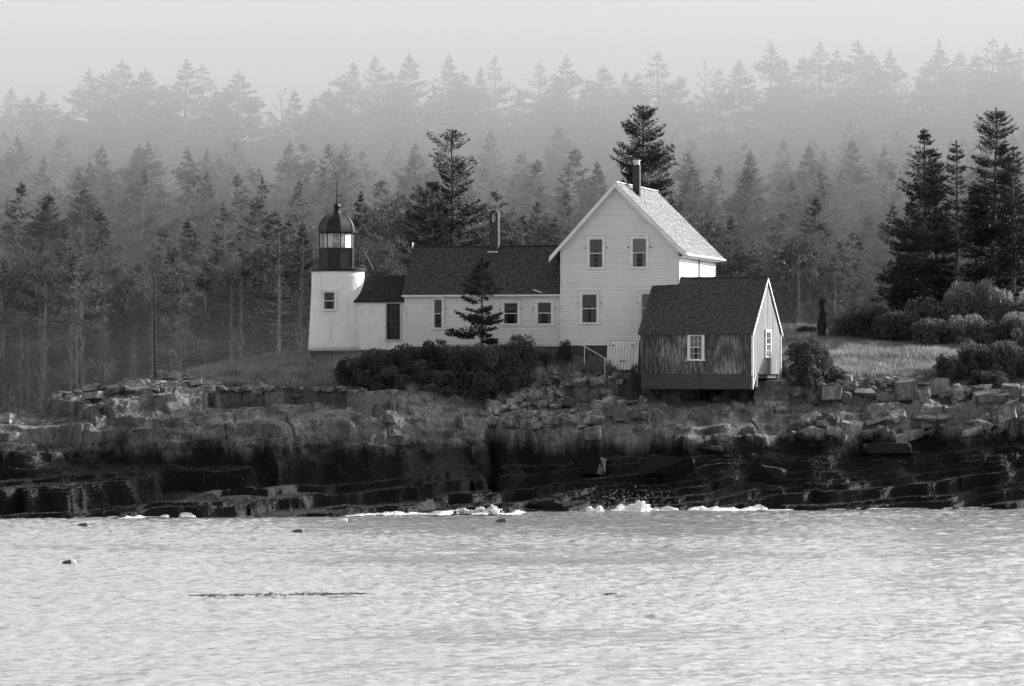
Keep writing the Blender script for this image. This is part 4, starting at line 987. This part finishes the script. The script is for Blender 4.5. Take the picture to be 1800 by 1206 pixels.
tag(link('grass', me), 'coarse grass over the crown of the island', 'grass', None, 'stuff')

# ------------------------------------------------------------------ far hillside and its forest
def hz(X, Y):
    z = np.interp(Y, [300, 352, 362, 372, 430, 500, 560, 620, 700, 900, 960], [-3, -2, .8, 2.3, 10.5, 20, 28.5, 32, 28, 6, -2])
    f = np.clip((Y-362)/200, 0, 1)
    return z+f*(X/75*2.6)+np.clip((Y-360)/30, 0, 1)*1.6*fbm(X*.03, Y*.03, 95, 3)
hx = np.arange(-240, 241, 4.); hy = np.arange(330, 961, 4.)
HX, HYg = np.meshgrid(hx, hy); HZ = hz(HX, HYg)
edge = np.clip((238-np.abs(HX))/60, 0, 1); HZ = HZ*edge-2*(1-edge)
tag(link('hillside', npmesh('hillside_ground', np.stack([HX, HYg, HZ], 2).reshape(-1, 3), grid_faces(*HX.shape), M['soilfar'], True)), kind='structure')
PROTO = []
for i, (sl2, cap, gap, nt_, bare) in enumerate([(.40,3.1,.10,24,0),(.46,3.5,.16,24,0),(.34,2.7,.18,22,0),(.50,3.6,.14,24,0),(.38,2.9,.28,18,.1),(.42,3.3,.08,26,0),(.48,3.4,.24,20,0),(.30,2.2,.4,12,.1)]):
    h = 16.; q = random.Random(i)
    bulge = [q.uniform(.82, 1.18) for _ in range(14)]
    pf = lambda z, sl2=sl2, cap=cap, b=bulge: (min(cap, sl2*(1-z)*16)*b[int(z*12.9)], min(cap, sl2*(1-z)*16)*b[(int(z*12.9)+5) % 13])
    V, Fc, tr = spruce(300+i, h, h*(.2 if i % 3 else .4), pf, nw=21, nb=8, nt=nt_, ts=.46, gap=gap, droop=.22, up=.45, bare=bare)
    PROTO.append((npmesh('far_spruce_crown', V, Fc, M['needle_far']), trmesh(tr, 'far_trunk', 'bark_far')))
def bare_tree(seed):
    r = random.Random(seed); m = MB(); h = 16.
    m.path([(0,0,0), (.1,0,5), (0,.1,11), (.1,0,16)], [.22,.17,.1,.03])
    def br(p, d, L, rad, lv):
        e = p+d*L; m.tube(p, e, rad, rad*.5, 4)
        if lv:
            for _ in range(4): br(p.lerp(e, r.uniform(.35, .95)), (d+Vector((r.uniform(-.6,.6), r.uniform(-.6,.6), r.uniform(0,.6)))).normalized(), L*.55, rad*.5, lv-1)
    for i in range(26):
        z = 5+11*i/26; a = r.uniform(0, 6.28); br(Vector((0,0,z)), Vector((math.cos(a), math.sin(a), .5)).normalized(), (17-z)*.22+.4, .05, 2)
    return trmesh(m, 'bare_limbs', 'bark_far')
BARE = bare_tree(2)
def broad(seed, n=9500):
    r = np.random.default_rng(seed); nl = 26
    az = r.uniform(0, 2*math.pi, nl); zc = r.uniform(.35, .9, nl); rr = np.sqrt(r.random(nl))*.33*np.sqrt(np.clip(1.25-zc, 0, 1)); rad = r.uniform(.07, .15, nl)
    C = np.stack([np.cos(az)*rr, np.sin(az)*rr, zc], 1)
    k = r.integers(0, nl, n); d = unit(r.normal(0, 1, (n, 3))); P = (C[k]+d*(rad[k]*r.uniform(.5, 1.1, n)**.5)[:, None])*12
    D = unit(d+r.normal(0, .7, (n, 3))); Wx = unit(np.cross(D, r.normal(0, 1, (n, 3))))
    V, Fc = tris(P, D, Wx, r.uniform(.16, .32, n), r.uniform(.12, .22, n)); m = MB()
    m.path([(0,0,0), (.1,0,3), (0,0,6), (.1,0,9)], [.2,.16,.12,.05])
    for i in range(nl): m.tube((0, 0, 3+zc[i]*4), tuple(C[i]*12), .06, .02, 4)
    return npmesh('broadleaf_crown', V, Fc, M['leaf_far']), trmesh(m)
BR = [broad(1), broad(2), broad(3)]
_f = 0
def far_tree(X, Y, h, label, group, kind=None, wide=1.0, name='spruce_tree'):
    global _f
    _f += 1; z = float(hz(np.array(X), np.array(Y)))-.3
    t = thing(name, (X, Y, z), label, 'tree', group)
    if kind == 'bare':
        s = h/16; t.scale = (s*wide, s*wide, s); link('limbs', BARE, t)
    elif kind == 'broad':
        s = h/12; a, b = BR[_f % 3]; t.scale = (s*wide, s*wide, s); link('crown', a, t); link('trunk', b, t)
    else:
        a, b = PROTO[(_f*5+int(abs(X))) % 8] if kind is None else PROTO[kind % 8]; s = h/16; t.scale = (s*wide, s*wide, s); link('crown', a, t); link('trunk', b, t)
    t.rotation_euler = (0, 0, _f*2.4)
    return t
q = random.Random(77)
SKY = [(20,155),(48,168),(75,160),(155,122),(185,130),(215,105),(258,120),(325,106),(350,116),(380,160),(418,124),(445,175),(520,158),(550,172),(578,155),(620,111),(660,100),(690,140),(720,94),(758,150),(792,97),(815,125),(845,120),(873,100),(942,112),(975,140),(995,98),(1030,140),(1058,113),(1100,127),(1120,130),(1158,94),(1190,135),(1270,122),(1300,107),(1355,71),(1380,105),(1408,99),(1443,76),(1470,88),(1507,71),(1530,90),(1563,88),(1585,120),(1650,80),(1690,88),(1720,95),(1742,68),(1768,78),(1798,88),(130,190),(290,150),(1625,125)]
for px, py in SKY:
    Y = 552+q.uniform(-8, 14); X = (px-900)*Y/K; zt = CZ-(py-HY)*Y/K; h = zt-float(hz(np.array(X), np.array(Y)))+.3
    place = ['at the far left', 'left of the lighthouse', 'above the lighthouse', 'above the low wing', 'left of the tall house', 'above the tall house', 'right of the tall house', 'between house and right clump', 'above the right clump'][min(8, int(px/200))]
    far_tree(X, Y, h, f'pale foggy spruce on the skyline {place}', 'spruces along the foggy skyline', [0, 1, 3, 5, 6, 2, 1, 3][int(px) % 8], q.uniform(1.05, 1.5))
for i in range(42):
    px = -20+i*44+q.uniform(-14, 14); Y = 588+q.uniform(-8, 18); X = (px-900)*Y/K; zt = CZ-(np.interp(px, [0, 900, 1800], [188, 165, 140])+q.uniform(-14, 16)-HY)*Y/K
    far_tree(X, Y, zt-float(hz(np.array(X), np.array(Y))), 'faint spruce closing the gaps behind the foggy skyline', 'faint spruces behind the skyline row', None, 1.1)
for px, py in ((495, 152), (1240, 102), (1652, 64)):
    Y = 556; X = (px-900)*Y/K; zt = CZ-(py-HY)*Y/K
    l = {495: 'gaunt bare tree on the skyline left of the lighthouse rod', 1240: 'bare rounded tree on the skyline right of the tall house', 1652: 'tall bare-topped tree on the skyline at the right'}[px]
    far_tree(X, Y, zt-float(hz(np.array(X), np.array(Y))), l, None, 'bare' if px != 1652 else 7, .8, 'bare_tree')
MID = [(65,205,'left of a notch at the far left'),(118,195,'at the far left, level with the skyline gap'),(30,232,'near the left picture edge'),(262,245,'above the thin pole'),(415,215,'between pole and lighthouse, the broadest'),(330,256,'left of the broadest one'),(510,245,'just left of the lighthouse rod'),(548,180,'highest one left of the lighthouse'),(180,250,'between the pole and the left edge'),(600,262,'right above the lighthouse lantern'),(985,215,'left of the tall house gable'),(735,250,'behind the windswept spruce'),(860,225,'above the thin chimney'),(1210,260,'beside the lone spruce'),(1320,262,'right of the tall house roof'),(1420,250,'above the stump'),(1500,240,'left of the right clump')]
for px, py, l in MID:
    Y = 440+q.uniform(-6, 10); X = (px-900)*Y/K; zt = CZ-(py-HY)*Y/K; g0 = float(hz(np.array(X), np.array(Y))); h = zt-g0
    while h > 21: Y += 8; X = (px-900)*Y/K; zt = CZ-(py-HY)*Y/K; g0 = float(hz(np.array(X), np.array(Y))); h = zt-g0
    far_tree(X, Y, h, 'grey spruce on the middle slope '+l, 'spruces standing out on the middle slope', [0,3,5,1][px % 4], 1.05)
for px, py, Y, h, l in [(905,362,395,13,'pale rounded broadleaf tree left of the tall house gable'),(955,368,398,13,'pale rounded broadleaf tree just left of the gable'),(1215,360,400,13,'pale broadleaf tree beside the tall house roof'),(1250,372,396,12,'pale broadleaf tree right of the roof eave'),(1400,400,388,13,'pale broadleaf tree behind the stump'),(655,400,386,12,'pale broadleaf tree behind the tower passage'),(60,430,380,12,'pale broadleaf tree at the left edge'),(440,430,382,11,'pale broadleaf tree left of the lighthouse'),(1300,420,386,11,'pale broadleaf tree behind the shed ridge'),(700,330,400,13,'pale broadleaf tree left of the windswept spruce'),(220,470,378,10,'low pale broadleaf tree left of the pole'),(1470,440,384,11,'pale broadleaf tree left of the right clump')]:
    X = (px-900)*Y/K; far_tree(X, Y, max(8, CZ-(py-HY)*Y/K-float(hz(np.array(X), np.array(Y)))), l, None, 'broad', 1.1, 'broadleaf_tree')
n = 0; spots = []
while n < 172:
    band = q.random(); Y = 370+175*band**1.05; X = q.uniform(-1, 1)*(.1364*Y+7)
    if any((X-a)**2+(Y-b)**2 < 4.6**2 for a, b in spots): continue
    spots.append((X, Y)); px = 900+K*X/Y
    zone = 'foot' if Y < 400 else 'middle' if Y < 470 else 'upper part'
    side = 'left of the lighthouse' if px < 560 else 'behind the low wing' if px < 980 else 'behind the tall house and shed' if px < 1400 else 'behind the right clump'
    far_tree(X, Y, q.uniform(15, 20)*float(np.interp(Y, [370, 430, 500, 560], [1, 1.08, .98, .74])), f'grey spruce at the {zone} of the fogged slope {side}', 'spruces of the fogged hillside wood', None, q.uniform(.85, 1.2)); n += 1
for i in range(26):
    px = (q.uniform(-10, 545) if i < 18 else q.uniform(1290, 1560)); Y = q.uniform(362, 369); X = (px-900)*Y/K
    far_tree(X, Y, q.uniform(9, 17), 'thin pale dead trunk at the dark foot of the wood '+('left of the lighthouse' if i < 18 else 'right of the shed'), 'dead trunks along the foot of the wood', 'bare', q.uniform(.14, .3), 'dead_tree')
# the rest of the wood, too many to tell apart
def wood():
    r = np.random.default_rng(31); LP = []
    for i, (sl2, cap) in enumerate([(.40, 3.1), (.46, 3.5), (.34, 2.7), (.5, 3.4)]):
        pf = lambda z, sl2=sl2, cap=cap: (min(cap, .12+sl2*(1-z)*16),)*2
        V, Fc, tr = spruce(500+i, 16., 3., pf, nw=22, nb=7, nt=13, ts=.75, gap=.2, droop=.22, up=.45); LP.append((V, Fc))
    Vs = []; Fs = []; k = 0; pl_ = []
    while len(pl_) < 640:
        Y = 369+238*r.random()**.9; X = r.uniform(-1, 1)*(.1364*Y+9)
        if any((X-a)**2+(Y-b)**2 < 3.2**2 for a, b in pl_): continue
        pl_.append((X, Y)); V, Fc = LP[len(pl_) % 4]; q7 = r.uniform(.9, 1.1); h = r.uniform(13, 19)*float(np.interp(Y, [370, 430, 500, 560, 600], [1, 1.08, .98, .73, .64]))/16*q7; a = r.uniform(0, 6.28)
        W_ = V*h; Wr = np.stack([W_[:, 0]*math.cos(a)-W_[:, 1]*math.sin(a)+X, W_[:, 0]*math.sin(a)+W_[:, 1]*math.cos(a)+Y, W_[:, 2]+float(hz(np.array(X), np.array(Y)))-.3], 1)
        Vs.append(Wr); Fs.append(Fc+k); k += len(V)
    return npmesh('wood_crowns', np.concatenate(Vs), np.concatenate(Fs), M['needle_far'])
tag(link('spruce_wood', wood()), 'dense mass of spruces filling the foggy hillside', 'forest', None, 'stuff')
# undergrowth
def brush():
    r = np.random.default_rng(9); n = 60000
    Y = 364+250*r.random(n)**1.3; X = r.uniform(-1, 1, n)*(.1364*Y+10)
    top = (1.0+1.8*vn(X*.12, Y*.12, 5))
    P = np.stack([X, Y, hz(X, Y)+top*r.random(n)], 1); D = unit(r.normal(0, 1, (n, 3))+np.array([0, 0, .5])); Wx = unit(np.cross(D, r.normal(0, 1, (n, 3))))
    V, Fc = tris(P, D, Wx, r.uniform(.4, 1.0, n), r.uniform(.3, .6, n)); return npmesh('undergrowth_leaves', V, Fc, M['needle_far'])
tag(link('undergrowth', brush()), 'low brush under the trees of the far hillside', 'undergrowth', None, 'stuff')

# ------------------------------------------------------------------ sea details
def shoreY(px):
    yy = np.arange(178, 196, .05); X = (px-900)*yy/K; j = np.clip(np.searchsorted(xs, X), 0, len(xs)-1); i = np.clip(np.searchsorted(ys, yy), 0, len(ys)-1)
    return float(yy[np.argmax(GZ[i, j] > .02)])
_ic = None
def ico():
    global _ic
    if _ic is None:
        bm = bmesh.new(); bmesh.ops.create_icosphere(bm, subdivisions=1, radius=1); _ic = (np.array([tuple(v.co) for v in bm.verts]), np.array([[v.index for v in f.verts] for f in bm.faces])); bm.free()
    return _ic
def foam_strip(x0, x1, amp, wid, seed):
    """froth: many small overlapping lumps lying on the water and heaped where the wave breaks"""
    r = np.random.default_rng(seed); iv, fc = ico(); n = int((x1-x0)*20)
    px = x0+(x1-x0)*r.random(n); T = (px-x0)/(x1-x0); env = np.clip(np.minimum(T, 1-T)*8, 0, 1)
    gr = np.arange(x0-4, x1+6, 2.); sy = np.array([shoreY(p) for p in gr]); sy = np.convolve(np.pad(sy, 5, mode='edge'), np.ones(11)/11, 'valid')
    pk = np.interp(px, [p for p, _ in amp], [a for _, a in amp])*env*(.3+1.4*vn(px*.09, px*0+seed, seed))
    f = r.random(n)**1.3; keep = vn(px*.045, f*2.2, seed+7) > .4
    Y = np.interp(px, gr, sy)+.3-wid*f*(.35+1.1*vn(px*.03, px*0+2, seed+1))*env
    hh = .62*pk*np.clip(1-abs(f-.3)/.5, 0, 1)*r.random(n)
    rad = (.018+.045*r.random(n))*(.5+.8*np.clip(pk*3, .2, 1))
    P = np.stack([(px-900)*Y/K, Y, hh+.01], 1)[keep]; rad = rad[keep]; n = len(P)
    sc = np.stack([rad*r.uniform(1, 2.4, n), rad*1.3, rad*r.uniform(.35, .8, n)], 1)
    V = P[:, None]+iv[None]*sc[:, None]*(1+r.normal(0, .13, (n, len(iv), 1)))
    Fc = fc[None]+(np.arange(n)*len(iv))[:, None, None]
    return npmesh('foam_mesh', V.reshape(-1, 3), Fc.reshape(-1, 3), M['foam'], True)
for i, (a, b, amp, wd, lab) in enumerate([(184, 310, [(0,.12),(3000,.12)], .8, 'white foam patch along the left rocks'), (315, 345, [(0,.2),(3000,.2)], .6, 'small white foam patch between the left rocks'), (590, 945, [(590,.05),(700,.18),(790,.2),(830,.5),(900,.35),(945,.12)], 1.4, 'long white foam along the middle rocks'), (1000, 1400, [(1000,.12),(1050,.55),(1080,.2),(1110,.75),(1160,.3),(1230,.2),(1260,.3),(1300,.1),(1325,.62),(1345,.2),(1400,.05)], 1.8, 'breaking white foam below the shed'), (1400, 1800, [(0,.04),(3000,.04)], .35, 'thin foam line along the right shore')]):
    tag(link('foam', foam_strip(a, b, amp, wd, i+2)), lab, 'foam', None, 'stuff')
def spray():
    r = np.random.default_rng(4); n = 230; m = MB()
    for i in range(n):
        px = r.choice([1075, 1100, 1150, 1120])+r.normal(0, 22); py = 895-abs(r.normal(0, 18)); Y = 187.6+r.uniform(-.5, .5); P = at(px, min(py, 894), Y); s = r.uniform(.009, .022)
        m.hexa([P+Vector((a*s, b*s, c*s)) for a, b, c in ((-1,-1,-.6),(1,-1,-.8),(1,1,-.6),(-1,1,-.8),(-.6,-.6,1),(.6,-.6,.9),(.6,.6,1),(-.6,.6,.8))])
    return m
o = spray().build('spray', M['foam']); tag(o, 'water drops thrown up where the wave breaks', 'spray', None, 'stuff')
for px, py, lab in [(146,925,'dark lobster buoy near the left rocks'),(524,936,'dark buoy with stick afloat below the lighthouse'),(122,991,'buoy with pale end afloat lower left'),(882,917,'round dark buoy close to the middle foam'),(602,917,'white buoy near the middle shore')]:
    Y = CZ*K/(py-HY); X = (px-900)*Y/K; P = Vector((X, Y, .03)); t = thing('lobster_buoy', P, lab, 'buoy', 'lobster buoys floating off the shore')
    m = MB(); s = 1.0; d = Vector((1, .1, .12)).normalized(); m.path([P-d*.26, P-d*.2, P+d*.05, P+d*.2, P+d*.24], [.05, .1, .12, .09, .03], 10)
    m.build('float', M['trim'] if 'white' in lab else M['buoy'], t)
    m = MB(); m.tube(P+d*.22, P+d*.48, .015, n=6); m.build('stick', M['wood'], t)
    if 'pale end' in lab: m = MB(); m.path([P+d*.07, P+d*.21, P+d*.25], [.125, .095, .03], 10); m.build('painted_end', M['trim'], t)
def weedraft(x0, x1, py, th, seed):
    r = np.random.default_rng(seed); n = int((x1-x0)*2.2); px = x0+(x1-x0)*(r.random(n)); px = px[vn(px*.06, px*0, seed+3) > r.random(n)*.7]; n = len(px); f = (px-x0)/(x1-x0); wv = th*np.sin(np.pi*f)**.7
    pyv = py-(px-x0)*.012+r.normal(0, 1, n)*wv*.5*(.2+1.6*vn(px*.035, px*0+4, seed)); Y = CZ*K/(pyv-HY); P = np.stack([(px-900)*Y/K, Y, .02+.03*r.random(n)], 1)
    D = unit(np.stack([r.normal(0, 1, n), r.normal(0, .5, n), r.normal(.02, .06, n)], 1)); Wx = unit(np.cross(D, r.normal(0, 1, (n, 3))))
    V, Fc = tris(P, D, Wx, r.uniform(.08, .22, n), r.uniform(.02, .05, n)); return npmesh('weed_blades', V, Fc, M['weed'])
tag(link('seaweed', weedraft(330, 640, 1049, 2.0, 1)), 'long dark raft of floating seaweed on the open water', 'seaweed', None, 'stuff')
tag(link('seaweed', weedraft(1062, 1086, 1046, 2, 2)), 'small tuft of floating seaweed right of the long raft', 'seaweed', None, 'stuff')

def rockweed():
    r = np.random.default_rng(14); i0 = 14; i1 = int(np.searchsorted(ys, 198)); Z = GZ[i0:i1]; E = np.zeros_like(Z)
    E[5:-5] = Z[5:-5]-.5*(Z[:-10]+Z[10:]); ok = ((E > .05) | (r.random(E.shape) < .10)) & (Z > .08) & (Z < 3.3+.6*fbm(GX[i0:i1]*.4, GY[i0:i1]*.4, 81)) & (fbm(GX[i0:i1]*.5, GY[i0:i1]*.9, 83, 2) > -.22)
    I, J = np.nonzero(ok); k = r.choice(len(I), 130000); I = I[k]; J = J[k]; n = len(I)
    P = np.stack([xs[J]+r.uniform(-.04, .04, n), ys[I+i0]+r.uniform(-.05, .03, n), Z[I, J]-.01], 1)
    D = unit(np.stack([r.normal(0, .7, n), r.normal(-.5, .5, n), r.normal(.45, .35, n)], 1)); Wx = unit(np.cross(D, r.normal(0, 1, (n, 3))))
    V, Fc = tris(P, D, Wx, r.uniform(.05, .12, n), r.uniform(.03, .07, n)); return npmesh('rockweed_blades', V, Fc, M['rockweed'])
M['rockweed'] = leaf_mat('wet_rockweed', .03, .10, .3, 2.0)
tag(link('rockweed', rockweed()), 'wet rockweed fringing the edges of the dark lower ledges', 'seaweed', None, 'stuff')

# ------------------------------------------------------------------ haze and the fog bank against the far hill
def volume(name, verts, faces, dens, col=.95, an=.3):
    me = bpy.data.meshes.new(name); me.from_pydata(verts, [], faces); me.update()
    bm = bmesh.new(); bm.from_mesh(me); bmesh.ops.recalc_face_normals(bm, faces=bm.faces); bm.to_mesh(me); bm.free()
    m = bpy.data.materials.new(name); m.use_nodes = True; n = m.node_tree; n.nodes.remove(n.nodes['Principled BSDF'])
    v = nd(n, 'ShaderNodeVolumePrincipled'); v.inputs['Density'].default_value = dens; v.inputs['Color'].default_value = (col, col, col, 1); v.inputs['Anisotropy'].default_value = an
    n.links.new(v.outputs[0], n.nodes['Material Output'].inputs['Volume']); me.materials.append(m)
    return link(name, me)
def prism(prof, X0, X1):
    n = len(prof); V = [(X0, y, z) for y, z in prof]+[(X1, y, z) for y, z in prof]
    return V, [tuple(range(n)), tuple(range(2*n-1, n-1, -1))]+[(i, (i+1) % n, n+(i+1) % n, n+i) for i in range(n)]
V, Fc = prism([(354,-2),(354,9),(395,22),(408,28.4),(388,31.5),(345,34.0),(300,38),(300,78),(900,78),(900,-2)], -330, 330)
tag(volume('fog_bank', V, Fc, .0072, .71, 0.0), 'bank of white fog lying on the wooded hillside behind the island', 'fog', None, 'stuff')
